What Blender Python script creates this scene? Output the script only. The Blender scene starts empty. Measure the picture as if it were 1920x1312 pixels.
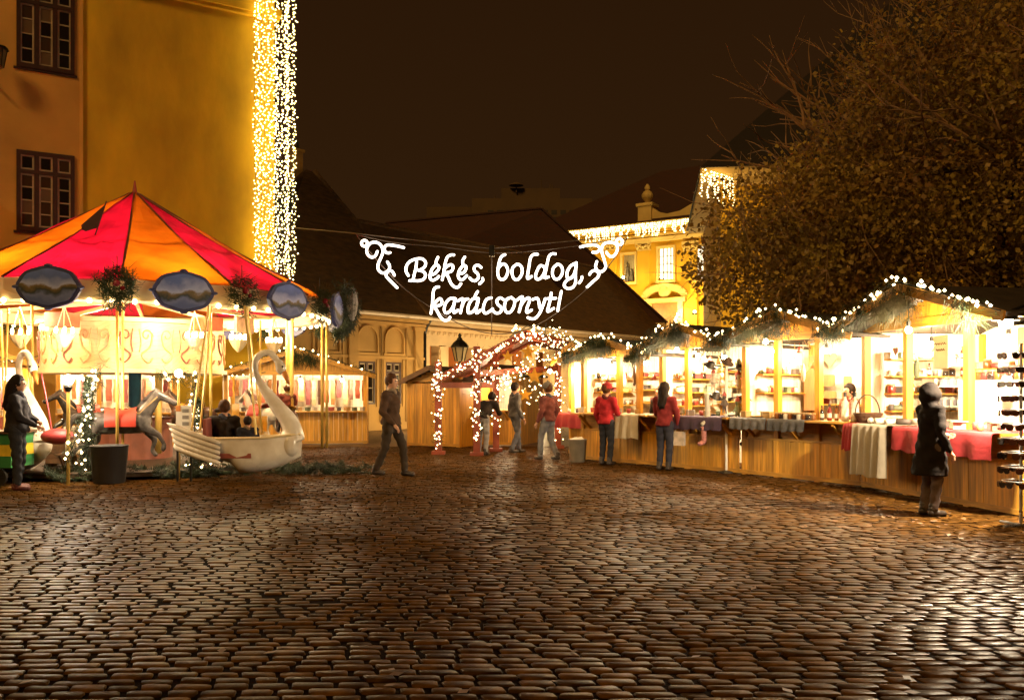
import bpy, math, random
import numpy as np
from mathutils import Vector, Matrix

random.seed(7)
rng = np.random.default_rng(11)
S = bpy.context.scene
COL = S.collection

# ------------------------------------------------------------------ camera
F, H, YH = 1650.0, 1.6, 728.0          # focal length in photo pixels, eye height, horizon row
cam_d = bpy.data.cameras.new('camera'); cam = bpy.data.objects.new('camera', cam_d)
COL.objects.link(cam); S.camera = cam
cam.location = (0, 0, H); cam.rotation_euler = (math.radians(90), 0, 0)
cam_d.sensor_width = 36; cam_d.lens = F / 1920 * 36
cam_d.shift_y = (YH - 656) / 1920
cam_d.clip_end = 800; cam_d.clip_start = 0.1

# ------------------------------------------------------------------ sky, moonless town glow
w = bpy.data.worlds.new('World'); S.world = w; w.use_nodes = True
bg = w.node_tree.nodes['Background']
_N, _L = w.node_tree.nodes, w.node_tree.links                      # night sky lit by the town: a little paler towards the horizon
_tc, _sx, _rp = _N.new('ShaderNodeTexCoord'), _N.new('ShaderNodeSeparateXYZ'), _N.new('ShaderNodeValToRGB')
_L.new(_tc.outputs['Generated'], _sx.inputs[0]); _L.new(_sx.outputs['Z'], _rp.inputs[0]); _L.new(_rp.outputs[0], bg.inputs[0])
_rp.color_ramp.elements[0].position = .05; _rp.color_ramp.elements[0].color = (.032, .0132, .0036, 1)
_rp.color_ramp.elements[1].position = .5; _rp.color_ramp.elements[1].color = (.0205, .0076, .0020, 1)
bg.inputs[1].default_value = 1.0
sun_d = bpy.data.lights.new('sun', 'SUN'); sun = bpy.data.objects.new('sun', sun_d); COL.objects.link(sun)
sun_d.energy = 1.35; sun_d.color = (1.0, 0.57, 0.17); sun_d.angle = math.radians(14)
sun.rotation_euler = Vector((0.30, 0.74, -0.60)).to_track_quat('-Z', 'Y').to_euler()
vs = S.view_settings
vs.view_transform = 'Standard'; vs.look = 'None'; vs.exposure = 0.0; vs.gamma = 1.0; vs.use_curve_mapping = False
try:
    S.cycles.use_denoising = True; S.cycles.denoiser = 'OPENIMAGEDENOISE'
    S.cycles.sample_clamp_indirect = 6.0; S.cycles.max_bounces = 6
    S.cycles.diffuse_bounces = 3; S.cycles.glossy_bounces = 3; S.cycles.transparent_max_bounces = 8
    S.cycles.caustics_reflective = False; S.cycles.caustics_refractive = False
except Exception:
    pass

# ------------------------------------------------------------------ pixel helpers (direction + known distance)
def W(px, py, Y): return Vector(((px - 960) / F * Y, Y, H + (YH - py) / F * Y))
def G(px, py):
    Y = F * H / (py - YH); return Vector(((px - 960) / F * Y, Y, 0))

# ------------------------------------------------------------------ materials
MATS = {}
def lin(h):
    h = h.lstrip('#'); o = []
    for i in (0, 2, 4):
        c = int(h[i:i+2], 16) / 255
        o.append(c / 12.92 if c <= .04045 else ((c + .055) / 1.055) ** 2.4)
    return o
def mat(name, col, rough=.6, amt=.25, scale=6, bump=.15, metal=0, stretch=(1, 1, 1), trans=0, spec=.5, tint=False, col2=None, bscale=None):
    if name in MATS: return MATS[name]
    if isinstance(col, str): col = lin(col)
    m = bpy.data.materials.new(name); m.use_nodes = True; MATS[name] = m
    nt = m.node_tree; N = nt.nodes; L = nt.links
    b = N['Principled BSDF']
    tc = N.new('ShaderNodeTexCoord'); mp = N.new('ShaderNodeMapping'); mp.inputs['Scale'].default_value = stretch
    L.new(tc.outputs['Object'], mp.inputs['Vector'])
    n1 = N.new('ShaderNodeTexNoise'); n1.inputs['Scale'].default_value = scale; n1.inputs['Detail'].default_value = 5
    L.new(mp.outputs[0], n1.inputs['Vector'])
    r = N.new('ShaderNodeValToRGB')
    c2 = col2 if col2 is not None else [c * (1 - amt) for c in col]
    if isinstance(c2, str): c2 = lin(c2)
    c1 = [min(1, c * (1 + amt * .6)) for c in col]
    r.color_ramp.elements[0].position = .3; r.color_ramp.elements[0].color = (*c2, 1)
    r.color_ramp.elements[1].position = .7; r.color_ramp.elements[1].color = (*c1, 1)
    L.new(n1.outputs['Fac'], r.inputs[0])
    out = r.outputs[0]
    oi = N.new('ShaderNodeObjectInfo')
    mul = N.new('ShaderNodeMix'); mul.data_type = 'RGBA'; mul.blend_type = 'MULTIPLY'; mul.inputs[0].default_value = 1
    mr = N.new('ShaderNodeMapRange'); mr.inputs['To Min'].default_value = 1 - amt * .7; mr.inputs['To Max'].default_value = 1 + amt * .3
    if tint:
        at = N.new('ShaderNodeAttribute'); at.attribute_name = 'tint'; L.new(at.outputs['Fac'], mr.inputs['Value'])
    else:
        L.new(oi.outputs['Random'], mr.inputs['Value'])
    L.new(out, mul.inputs[6]); L.new(mr.outputs[0], mul.inputs[7])
    L.new(mul.outputs[2], b.inputs['Base Color'])
    rr = N.new('ShaderNodeMapRange'); rr.inputs['To Min'].default_value = max(.04, rough - .12); rr.inputs['To Max'].default_value = min(1, rough + .12)
    L.new(n1.outputs['Fac'], rr.inputs['Value']); L.new(rr.outputs[0], b.inputs['Roughness'])
    b.inputs['Metallic'].default_value = metal; b.inputs['Specular IOR Level'].default_value = spec
    if bump:
        n2 = N.new('ShaderNodeTexNoise'); n2.inputs['Scale'].default_value = bscale or scale * 5; n2.inputs['Detail'].default_value = 4
        L.new(mp.outputs[0], n2.inputs['Vector'])
        bp = N.new('ShaderNodeBump'); bp.inputs['Strength'].default_value = bump; bp.inputs['Distance'].default_value = .02
        L.new(n2.outputs['Fac'], bp.inputs['Height']); L.new(bp.outputs[0], b.inputs['Normal'])
    if trans:
        tl = N.new('ShaderNodeBsdfTranslucent'); L.new(mul.outputs[2], tl.inputs['Color'])
        mx = N.new('ShaderNodeMixShader'); mx.inputs[0].default_value = trans
        L.new(b.outputs[0], mx.inputs[1]); L.new(tl.outputs[0], mx.inputs[2])
        L.new(mx.outputs[0], N['Material Output'].inputs['Surface'])
    return m
def emis(name, col, strength):
    if name in MATS: return MATS[name]
    if isinstance(col, str): col = lin(col)
    m = bpy.data.materials.new(name); m.use_nodes = True; MATS[name] = m
    b = m.node_tree.nodes['Principled BSDF']
    b.inputs['Base Color'].default_value = (.8, .8, .8, 1)
    b.inputs['Emission Color'].default_value = (*col, 1); b.inputs['Emission Strength'].default_value = strength
    return m
def glass(name, col, rough=.05):
    if name in MATS: return MATS[name]
    if isinstance(col, str): col = lin(col)
    m = bpy.data.materials.new(name); m.use_nodes = True; MATS[name] = m
    b = m.node_tree.nodes['Principled BSDF']
    b.inputs['Base Color'].default_value = (*col, 1); b.inputs['Roughness'].default_value = rough
    b.inputs['Specular IOR Level'].default_value = .8
    return m

WOOD = mat('pine_wood', (.62, .30, .03), .5, .4, 2.2, .12, stretch=(9, 9, .7))
WOODH = mat('pine_beam', (.55, .27, .03), .5, .35, 3, .12, stretch=(1.2, 9, 9))
WOODD = mat('dark_wood', (.13, .062, .02), .6, .4, 3, .2, stretch=(6, 6, 1))
ROOFD = mat('bitumen_shingle', (.035, .022, .012), .75, .4, 5, .5)
def tile_rows(m, scale=2.6, strength=.9):
    N, L = m.node_tree.nodes, m.node_tree.links; b = N['Principled BSDF']; tc = N.new('ShaderNodeTexCoord')
    wv = N.new('ShaderNodeTexWave'); wv.wave_type = 'BANDS'; wv.bands_direction = 'Z'; wv.wave_profile = 'SAW'; wv.inputs['Scale'].default_value = scale; wv.inputs['Distortion'].default_value = .6; wv.inputs['Detail Scale'].default_value = 3
    L.new(tc.outputs['Object'], wv.inputs['Vector']); bp = N.new('ShaderNodeBump'); bp.inputs['Strength'].default_value = strength; bp.inputs['Distance'].default_value = .08; L.new(wv.outputs['Fac'], bp.inputs['Height'])
    if b.inputs['Normal'].links: L.new(b.inputs['Normal'].links[0].from_socket, bp.inputs['Normal'])
    L.new(bp.outputs[0], b.inputs['Normal'])
WHITE = mat('white_cloth', (.72, .68, .6), .8, .1, 3, .15)
WHITEP = mat('white_paint', (.78, .74, .66), .45, .08, 3, .05)
RED = mat('red_cloth', (.33, .018, .022), .75, .25, 4, .2)
GREY = mat('grey_wool', (.09, .085, .085), .9, .5, 14, .4)
DARKM = mat('dark_metal', (.03, .028, .025), .4, .2, 8, .05, metal=.7)
STEEL = mat('steel', (.5, .48, .45), .3, .15, 8, .03, metal=.9)
FIR = mat('fir_needles', (.028, .045, .012), .6, .5, 5, 0, trans=.15)
BULB = emis('fairy_bulb', (1, .74, .36), 14)
BULBW = emis('curtain_bulb', (1, .74, .26), 18)
WIRE = mat('cable', (.02, .02, .015), .6, .1, 5, 0)
HOT = emis('hot_bulb', (1, .85, .58), 60)
LCOL = (1, .60, .21)

# ------------------------------------------------------------------ mesh builder
class MB:
    def __init__(s): s.v = []; s.f = []
    def add(s, vs_, fs):
        o = len(s.v); s.v.extend([tuple(p) for p in vs_]); s.f.extend([tuple(i + o for i in f) for f in fs]); return s
    def box(s, c, d, R=None):
        x, y, z = d[0] / 2, d[1] / 2, d[2] / 2
        P = [Vector(p) for p in ((-x,-y,-z),(x,-y,-z),(x,y,-z),(-x,y,-z),(-x,-y,z),(x,-y,z),(x,y,z),(-x,y,z))]
        if R is not None: P = [R @ p for p in P]
        c = Vector(c)
        return s.add([p + c for p in P], [(3,2,1,0),(4,5,6,7),(0,1,5,4),(1,2,6,5),(2,3,7,6),(3,0,4,7)])
    def bx(s, x0, x1, y0, y1, z0, z1):
        return s.box(((x0+x1)/2, (y0+y1)/2, (z0+z1)/2), (abs(x1-x0), abs(y1-y0), abs(z1-z0)))
    def bar(s, a, b, w_, h_, up=(0, 0, 1)):
        a, b = Vector(a), Vector(b); d = (b - a); l = d.length; d.normalize(); up = Vector(up)
        if abs(d.dot(up)) > .98: up = Vector((0, 1, 0))
        x = d.cross(up).normalized(); z = x.cross(d)
        R = Matrix((x, d, z)).transposed()
        return s.box((a + b) / 2, (w_, l, h_), R)
    def tube(s, pts, r, n=8, caps=True, closed=False):
        pts = [Vector(p) for p in pts]; m = len(pts)
        rs = r if isinstance(r, (list, tuple)) else [r] * m
        o = len(s.v); prev = None
        for i, p in enumerate(pts):
            if closed: t = pts[(i+1) % m] - pts[i-1]
            else: t = pts[min(i+1, m-1)] - pts[max(i-1, 0)]
            if t.length < 1e-9: t = Vector((0, 0, 1))
            t.normalize()
            if prev is None:
                a = Vector((0, 0, 1)) if abs(t.z) < .9 else Vector((1, 0, 0))
                x = t.cross(a).normalized()
            else:
                x = (prev - t * prev.dot(t)); x = x.normalized() if x.length > 1e-6 else t.orthogonal().normalized()
            prev = x; y = t.cross(x)
            for k in range(n):
                a = 2 * math.pi * k / n
                s.v.append(tuple(p + (x * math.cos(a) + y * math.sin(a)) * rs[i]))
        seg = m if closed else m - 1
        for i in range(seg):
            i0 = o + i * n; i1 = o + ((i + 1) % m) * n
            for k in range(n):
                s.f.append((i0 + k, i0 + (k+1) % n, i1 + (k+1) % n, i1 + k))
        if caps and not closed:
            s.f.append(tuple(o + k for k in reversed(range(n)))); s.f.append(tuple(o + (m-1)*n + k for k in range(n)))
        return s
    def lathe(s, prof, n=16, c=(0, 0, 0), caps=True, arc=None):
        o = len(s.v); c = Vector(c)
        for r, z in prof:
            for k in range(n):
                a = 2 * math.pi * k / n
                s.v.append((c.x + r * math.cos(a), c.y + r * math.sin(a), c.z + z))
        for i in range(len(prof) - 1):
            for k in range(n):
                s.f.append((o+i*n+k, o+i*n+(k+1) % n, o+(i+1)*n+(k+1) % n, o+(i+1)*n+k))
        if caps:
            s.f.append(tuple(o + k for k in reversed(range(n)))); s.f.append(tuple(o + (len(prof)-1)*n + k for k in range(n)))
        return s
    def prism(s, poly, y0, y1):
        n = len(poly); o = len(s.v)
        for y in (y0, y1):
            for x, z in poly: s.v.append((x, y, z))
        s.f.append(tuple(o + i for i in range(n))); s.f.append(tuple(o + n + i for i in reversed(range(n))))
        for i in range(n): s.f.append((o + i, o + n + i, o + n + (i+1) % n, o + (i+1) % n))
        return s
    def ball(s, c, r, nu=8, nv=6, sc=(1, 1, 1)):
        c = Vector(c); vs_ = [(c.x, c.y, c.z - r * sc[2])]; fs = []
        for j in range(1, nv):
            ph = -math.pi/2 + math.pi * j / nv
            for i in range(nu):
                a = 2 * math.pi * i / nu
                vs_.append((c.x + r*sc[0]*math.cos(ph)*math.cos(a), c.y + r*sc[1]*math.cos(ph)*math.sin(a), c.z + r*sc[2]*math.sin(ph)))
        vs_.append((c.x, c.y, c.z + r * sc[2])); top = len(vs_) - 1
        for i in range(nu): fs.append((0, 1 + (i+1) % nu, 1 + i))
        for j in range(nv - 2):
            for i in range(nu):
                fs.append((1+j*nu+i, 1+j*nu+(i+1) % nu, 1+(j+1)*nu+(i+1) % nu, 1+(j+1)*nu+i))
        for i in range(nu): fs.append((top, 1+(nv-2)*nu+i, 1+(nv-2)*nu+(i+1) % nu))
        return s.add(vs_, fs)
    def octa(s, c, r):
        x, y, z = c
        return s.add([(x+r,y,z),(x-r,y,z),(x,y+r,z),(x,y-r,z),(x,y,z+r),(x,y,z-r)],
                     [(0,2,4),(2,1,4),(1,3,4),(3,0,4),(2,0,5),(1,2,5),(3,1,5),(0,3,5)])
    def cap(s, a, b, ra, rb, n=10):
        a, b = Vector(a), Vector(b)
        s.tube([a, b], [ra, rb], n); s.ball(a, ra, n, 6); s.ball(b, rb, n, 6); return s
    def face(s, pts): 
        o = len(s.v); s.v.extend([tuple(p) for p in pts]); s.f.append(tuple(range(o, o + len(pts)))); return s
    def slab(s, pts, t):
        """flat polygon given in world points, thickened by t along its normal downwards"""
        pts = [Vector(p) for p in pts]; n = (pts[1]-pts[0]).cross(pts[2]-pts[0]).normalized()
        if n.z < 0: n = -n
        m = len(pts); o = len(s.v)
        s.v.extend([tuple(p) for p in pts]); s.v.extend([tuple(p - n * t) for p in pts])
        s.f.append(tuple(o + i for i in range(m))); s.f.append(tuple(o + m + i for i in reversed(range(m))))
        for i in range(m): s.f.append((o+i, o+(i+1) % m, o+m+(i+1) % m, o+m+i))
        return s
    def mesh(s, name, smooth=False):
        me = bpy.data.meshes.new(name); me.from_pydata(s.v, [], s.f)
        if smooth: me.polygons.foreach_set('use_smooth', [True] * len(me.polygons))
        me.update(); return me
    def build(s, name, m, parent=None, smooth=False, world=False):
        if world and parent is not None:
            inv = (Matrix.Translation(parent.location) @ parent.rotation_euler.to_matrix().to_4x4()).inverted()
            s.v = [tuple(inv @ Vector(p)) for p in s.v]
        me = s.mesh(name, smooth); me.materials.append(m)
        o = bpy.data.objects.new(name, me); COL.objects.link(o)
        if parent is not None: o.parent = parent
        return o
def meshobj(name, me, m, parent=None):
    if m is not None and not me.materials: me.materials.append(m)
    o = bpy.data.objects.new(name, me); COL.objects.link(o)
    if parent is not None: o.parent = parent
    return o
def tag(o, label, cat, group=None, kind=None):
    if label: o['label'] = label
    if cat: o['category'] = cat
    if group: o['group'] = group
    if kind: o['kind'] = kind
    return o
def thing(name, label, cat, loc=(0, 0, 0), rz=0, group=None):
    o = bpy.data.objects.new(name, None); COL.objects.link(o); o.empty_display_size = .2
    o.location = loc; o.rotation_euler = (0, 0, rz)
    return tag(o, label, cat, group)
def copy_tree(o, parent=None):
    c = o.copy(); COL.objects.link(c); c.parent = parent
    for ch in list(o.children): copy_tree(ch, c)
    return c
def plight(parent, loc, watts, col=LCOL, r=.06, name='lamp_light'):
    d = bpy.data.lights.new(name, 'POINT'); d.energy = watts; d.color = col; d.shadow_soft_size = r
    o = bpy.data.objects.new(name, d); COL.objects.link(o); o.location = loc
    if parent is not None: o.parent = parent
    return o
def catmull(pts, n=5, closed=False):
    pts = [Vector(p) for p in pts]; out = []; m = len(pts)
    if m < 3: return pts
    rngm = m if closed else m - 1
    for i in range(rngm):
        if closed: p0, p1, p2, p3 = pts[i-1], pts[i], pts[(i+1) % m], pts[(i+2) % m]
        else: p0, p1, p2, p3 = pts[max(i-1, 0)], pts[i], pts[i+1], pts[min(i+2, m-1)]
        for k in range(n):
            t = k / n
            out.append(.5 * ((2*p1) + (p2-p0)*t + (2*p0-5*p1+4*p2-p3)*t*t + (3*p1-p0-3*p2+p3)*t**3))
    if not closed: out.append(pts[-1])
    return out
def remesh(mb, voxel, smooth_it=4, name='body'):
    me = mb.mesh(name); o = bpy.data.objects.new(name, me); COL.objects.link(o)
    r = o.modifiers.new('r', 'REMESH'); r.mode = 'VOXEL'; r.voxel_size = voxel
    sm = o.modifiers.new('s', 'SMOOTH'); sm.factor = .5; sm.iterations = smooth_it
    dg = bpy.context.evaluated_depsgraph_get()
    res = bpy.data.meshes.new_from_object(o.evaluated_get(dg))
    bpy.data.objects.remove(o); bpy.data.meshes.remove(me)
    res.polygons.foreach_set('use_smooth', [True] * len(res.polygons)); res.materials.clear(); res.name = name
    return res
def join_mesh(me, mb):
    """append builder geometry to a mesh datablock, keeping it one mesh"""
    v = [tuple(p.co) for p in me.vertices]; f = [tuple(p.vertices) for p in me.polygons]
    o = len(v); v += mb.v; f += [tuple(i + o for i in q) for q in mb.f]
    m2 = bpy.data.meshes.new(me.name); m2.from_pydata(v, [], f); m2.polygons.foreach_set('use_smooth', [True] * len(f)); m2.update()
    return m2
def needles(mb, pts, n, ln, spread=.5, width=.006, droop=0, fdir=None):
    """n thin needle blades around each point of pts"""
    for p in pts:
        p = Vector(p)
        for _ in range(n):
            d = Vector((random.gauss(0, 1), random.gauss(0, 1), random.gauss(0, 1) - droop)).normalized()
            l = ln * random.uniform(.5, 1.2); b = p + Vector((random.gauss(0, 1), random.gauss(0, 1), random.gauss(0, 1))) * spread
            x = d.orthogonal().normalized() * width
            mb.face([b - x, b + x, b + d * l + x * .3, b + d * l - x * .3])
    return mb
# ================================================================== GROUND AND SETTS
STONE = mat('granite_sett', (.074, .033, .007), .36, .7, 9, .12, tint=True, spec=.08, bscale=60)
def wet_patches(m):
    N, L = m.node_tree.nodes, m.node_tree.links; b = N['Principled BSDF']; tc = N.new('ShaderNodeTexCoord'); ns = N.new('ShaderNodeTexNoise'); ns.inputs['Scale'].default_value = .35; ns.inputs['Detail'].default_value = 3
    mr = N.new('ShaderNodeMapRange'); mr.inputs['From Min'].default_value = .4; mr.inputs['From Max'].default_value = .68; b.inputs['Specular Tint'].default_value = (1, .60, .27, 1); mr.inputs['To Min'].default_value = .002; mr.inputs['To Max'].default_value = .035
    L.new(tc.outputs['Object'], ns.inputs['Vector']); L.new(ns.outputs['Fac'], mr.inputs['Value']); L.new(mr.outputs[0], b.inputs['Specular IOR Level'])
wet_patches(STONE)
MORTAR = mat('joint_dirt', (.010, .005, .0025), .95, .4, 12, .4, spec=.01)
FARST = mat('far_setts', (.10, .058, .028), .45, .55, 7, .8, stretch=(.6, 1.6, 1))
gmb = MB().face([(-260, -20, -.010), (260, -20, -.010), (260, 420, -.010), (-260, 420, -.010)])
ground = gmb.build('ground', MORTAR); ground['kind'] = 'structure'
fmb = MB().face([(-40, 24.0, -.006), (40, 24.0, -.006), (40, 90, -.006), (-40, 90, -.006)])
fp = fmb.build('distant_paving', FARST, ground); fp['kind'] = 'stuff'
def make_setts():
    a = math.radians(1.6); r = np.array([math.cos(a), math.sin(a)]); s = np.array([-.27, .963])
    near, V, Fq, T = [], [], [], []
    dep = .098; row = 0; y = 1.2
    while y < 24.3:
        d = dep * random.uniform(.93, 1.07)
        yc = y + d / 2
        half = .66 * yc + 3.5
        base = -half + random.uniform(0, .2); x = base
        while x < half:
            l = random.choice((.165, .2, .215, .225, .235, .26)) * random.uniform(.94, 1.06)
            cx, cy = x + l / 2, yc
            cxx = cx * r[0] - yc * .27 * .0; 
            px_c = cx; py_c = yc + cx * math.tan(a) + .018 * math.sin(cx * .8 + yc * .3)
            gx, gy = random.uniform(.016, .04), random.uniform(.012, .022)
            hl, hd = l / 2 - gx / 2, d / 2 - gy / 2
            z = random.gauss(0, .0028) + .0022 * math.sin(cx * 1.3 + 1.1 * yc) + .0024 * math.sin(.7 * cx - .9 * yc)
            tiltx, tilty = random.gauss(0, .014), random.gauss(0, .016)
            if random.random() < .02: z -= random.uniform(.004, .012)
            tint = random.random()
            rc = random.uniform(.2, .45)
            nc = 2 if yc < 11 else 1
            ring = []
            for sx, sy in ((-1, -1), (1, -1), (1, 1), (-1, 1)):
                jx, jy = random.gauss(0, .005), random.gauss(0, .0035)
                if nc == 1: ring.append((sx * hl + jx, sy * hd + jy))
                else:
                    k = rc * hd
                    p1 = (sx * hl + jx, sy * (hd - k) + jy); p2 = (sx * (hl - k * 1.2) + jx, sy * hd + jy)
                    ring += [p1, p2] if sx * sy > 0 else [p2, p1]
            vs_ = []
            for sc, zz in ((1.0, -.05), (1.0, -.009), (.96, -.002), (.88, 0)) if nc == 2 else ((1., -.05), (1., -.008), (.91, 0)):
                for (u, v) in ring:
                    ins = (1 - sc) * hd
                    uu = u - math.copysign(min(ins, abs(u)), u); vv = v * sc
                    X = px_c + uu * r[0] + vv * s[0]; Y = py_c + uu * r[1] + vv * s[1]
                    vs_.append((X, Y, z + zz + tiltx * uu * .6 + tilty * vv))
            n = len(ring); fs = []
            for k in range(len(vs_) // n - 1):
                for i in range(n): fs.append((k*n+i, k*n+(i+1) % n, (k+1)*n+(i+1) % n, (k+1)*n+i))
            fs.append(tuple(len(vs_) - n + i for i in range(n)))
            if py_c > 4.35 and abs(px_c) < .59 * py_c and len(near) < 300: near.append((vs_, fs, tint))
            else:
                o = len(V); V.extend(vs_); Fq.extend([tuple(i + o for i in f) for f in fs]); T.extend([tint] * len(vs_))
            x += l
        y += d
    def mk(name, vs_, fs, t):
        me = bpy.data.meshes.new(name); me.from_pydata(vs_, [], fs)
        at = me.attributes.new('tint', 'FLOAT', 'POINT'); at.data.foreach_set('value', t)
        me.polygons.foreach_set('use_smooth', [True] * len(fs)); me.materials.append(STONE); me.update()
        o = bpy.data.objects.new(name, me); COL.objects.link(o); o.parent = ground; return o
    for vs_, fs, t in near: mk('sett', vs_, fs, [t] * len(vs_))
    o = mk('sett_paving', V, Fq, T); o['kind'] = 'stuff'
make_setts()

# ================================================================== BUILDINGS
def ray_plane(px, py, C, n):
    d = Vector(((px - 960) / F, 1, (YH - py) / F)); o = Vector((0, 0, H))
    t = (Vector(C) - o).dot(Vector(n)) / d.dot(Vector(n)); return o + d * t
class Facade:
    """a wall plane: origin C, along-direction angle; pixel -> (along, height)"""
    def __init__(s, C, u):
        s.C = Vector((C[0], C[1], 0)); s.u = Vector((u[0], u[1], 0)).normalized(); s.n = Vector((s.u.y, -s.u.x, 0)); s.rz = math.atan2(s.u.y, s.u.x)
    def __call__(s, px, py):
        p = ray_plane(px, py, s.C, s.n); return (p - s.C).dot(s.u), p.z
def wall_cells(mb, x0, x1, z0, z1, holes, y0, y1):
    xs = sorted({x0, x1, *[h for q in holes for h in q[:2]]}); zs = sorted({z0, z1, *[h for q in holes for h in q[2:]]})
    for i in range(len(xs) - 1):
        for j in range(len(zs) - 1):
            cx, cz = (xs[i]+xs[i+1])/2, (zs[j]+zs[j+1])/2
            if any(q[0] < cx < q[1] and q[2] < cz < q[3] for q in holes): continue
            mb.bx(xs[i], xs[i+1], y0, y1, zs[j], zs[j+1])
    return mb
PLASTER = mat('ochre_plaster', (.74, .46, .018), .85, .34, .8, .35, bscale=7, stretch=(1, 1, .45))
PLASTER2 = mat('warm_plaster', (.68, .37, .075), .85, .28, .5, .25, bscale=9)
FRAMEB = mat('brown_window_frame', (.045, .014, .008), .5, .3, 8, .1)
SASH = mat('pale_sash', (.42, .33, .2), .6, .2, 8, .1)
PANE = glass('dark_pane', (.012, .008, .006), .06)
PANES = [PANE, PANE, glass('warm_reflection_pane', (.05, .028, .016), .12), glass('curtained_pane', (.12, .075, .04), .3)]  # the third pane has a warm reflection put into its colour
TILE = mat('old_roof_tiles', (.11, .056, .017), .85, .45, 2.5, .7, stretch=(1, 1, 3))
TILER = mat('red_brown_tiles', (.042, .013, .006), .85, .3, 2, .6, stretch=(1, 1, 3))

tile_rows(TILE); tile_rows(TILER)

def casement(parent, x0, x1, z0, z1, cols, rows, y=0.12, top=.25):
    """brown frame, pale sashes, one pane per light"""
    wnd = MB(); t = .07
    wnd.bx(x0-.03, x0+t, y-.09, y+.05, z0-.05, z1+.05); wnd.bx(x1-t, x1+.03, y-.09, y+.05, z0-.05, z1+.05)
    wnd.bx(x0+t, x1-t, y-.09, y+.05, z0-.05, z0+t); wnd.bx(x0+t, x1-t, y-.09, y+.05, z1-t, z1+.05)
    cw = (x1 - x0) / cols; zt = z1 - (z1 - z0) * top
    for c in range(1, cols): wnd.bx(x0+c*cw-.055, x0+c*cw+.055, y-.085, y+.04, z0+t, z1-t)
    wnd.bx(x0+t, x1-t, y-.095, y+.035, zt-.05, zt+.05)
    w_ = wnd.build('window', FRAMEB, parent)
    sill = MB().bx(x0-.1, x1+.1, -.1, .1, z0-.12, z0-.055).build('sill', FRAMEB, w_)
    for c in range(cols):
        a, b = x0 + c*cw + .06, x0 + (c+1)*cw - .06
        sm = MB(); e = .045
        def fr(za, zb):
            sm.bx(a, a+e, y-.05, y-.015, za, zb); sm.bx(b-e, b, y-.05, y-.015, za, zb)
            sm.bx(a+e, b-e, y-.05, y-.015, za, za+e); sm.bx(a+e, b-e, y-.05, y-.015, zb-e, zb)
        fr(zt+.055, z1-t); fr(z0+t, zt-.055)
        ph = (zt - .055 - z0 - t) / rows
        for r_ in range(1, rows): sm.bx(a+e, b-e, y-.047, y-.018, z0+t+r_*ph-.016, z0+t+r_*ph+.016)
        sm.build('sash', SASH, w_)
        MB().bx(a+e, b-e, y-.03, y-.026, zt+.1, z1-t-e).build('pane', random.choice(PANES), w_)
        for r_ in range(rows):
            MB().bx(a+e, b-e, y-.03+random.uniform(-.003, .003), y-.026, z0+t+r_*ph+.02, z0+t+(r_+1)*ph-.02).build('pane', random.choice(PANES), w_)
    return w_

# ---- tall ochre townhouse on the left
LC = (-7.425, 27.5); fL = Facade(LC, (1.66, 1))
yh_ = thing('corner_house', 'tall ochre plastered house with light strands down its corner', 'building', (LC[0], LC[1], 0), fL.rz)
holes = []
xa, _ = fL(150, 300)
for (pa, ya, pb, yb) in ((33, 285, 137, 433), (31, -22, 137, 131)):
    x0, z1 = fL(pa, ya); x1, _ = fL(pb, ya); _, z0 = fL((pa+pb)/2, yb)
    holes.append((x0, x1, z0, z1))
holes[1] = (holes[0][0], holes[0][1], holes[1][2], holes[1][2] + holes[0][3] - holes[0][2] + .25)
W2 = holes[0][1] - holes[0][0]
holes += [(q[0]-2.9, q[1]-2.9, q[2], q[3]) for q in holes[:2]]
wall_cells(MB(), -15, xa, 0, 15.5, holes, -.06, .5).build('wall', PLASTER2, yh_)
MB().bx(xa, 0, 0, .5, 0, 15.5).build('wall', PLASTER, yh_)
MB().bx(-.3, 0, .5, 4.0, 0, 15.5).build('side_wall', PLASTER, yh_)
MB().bx(xa-.02, xa+.07, -.09, -.02, 0, 15.2).build('pilaster_strip', PLASTER2, yh_)
cx0, cz0 = fL(475, 33)
MB().bx(xa+.07, .12, -.16, -.001, cz0, cz0+.1).bx(xa+.07, .16, -.26, -.001, cz0+.1, cz0+.3).build('string_course', PLASTER, yh_)
MB().bx(-15, .3, -.5, .6, 15.5, 15.9).build('eaves_cornice', PLASTER, yh_)
MB().slab([(-15, -.6, 15.9), (.4, -.6, 15.9), (.4, 4.2, 20), (-15, 4.2, 20)], .2).build('roof', TILE, yh_)
for q in holes: casement(yh_, q[0], q[1], q[2], q[3], 3, 4, y=-.03)
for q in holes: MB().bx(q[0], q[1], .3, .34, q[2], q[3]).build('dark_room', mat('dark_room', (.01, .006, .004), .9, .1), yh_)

# wall lantern at the far left edge
lx, lz = fL(-8, 120)
lan = thing('wall_lantern', 'dark iron wall lantern on a curled bracket beside tall window', 'lantern', fL.C + fL.u * lx + fL.n * .06, fL.rz)
m_ = MB()
m_.tube([(0, 0, lz-.55), (0, -.25, lz-.62), (0, -.5, lz-.5), (.05, -.62, lz-.3)], .025, 8); m_.bx(-.06, .06, -.03, 0, lz-.75, lz-.3)
m_.build('bracket', DARKM, lan)
MB().lathe([(.02, .3), (.22, .24), (.24, .18), (.26, .17)], 8, (.05, -.62, lz), caps=True).build('cap', DARKM, lan)
MB().lathe([(.12, -.3), (.2, .17)], 6, (.05, -.62, lz)).build('glass', glass('amber_glass', (.10, .06, .02), .3), lan)
m_ = MB()
for k in range(6):
    a = k * math.pi / 3; m_.bar((.05+.125*math.cos(a), -.62+.125*math.sin(a), lz-.3), (.05+.205*math.cos(a), -.62+.205*math.sin(a), lz+.17), .02, .02)
m_.build('rib', DARKM, lan)

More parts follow.
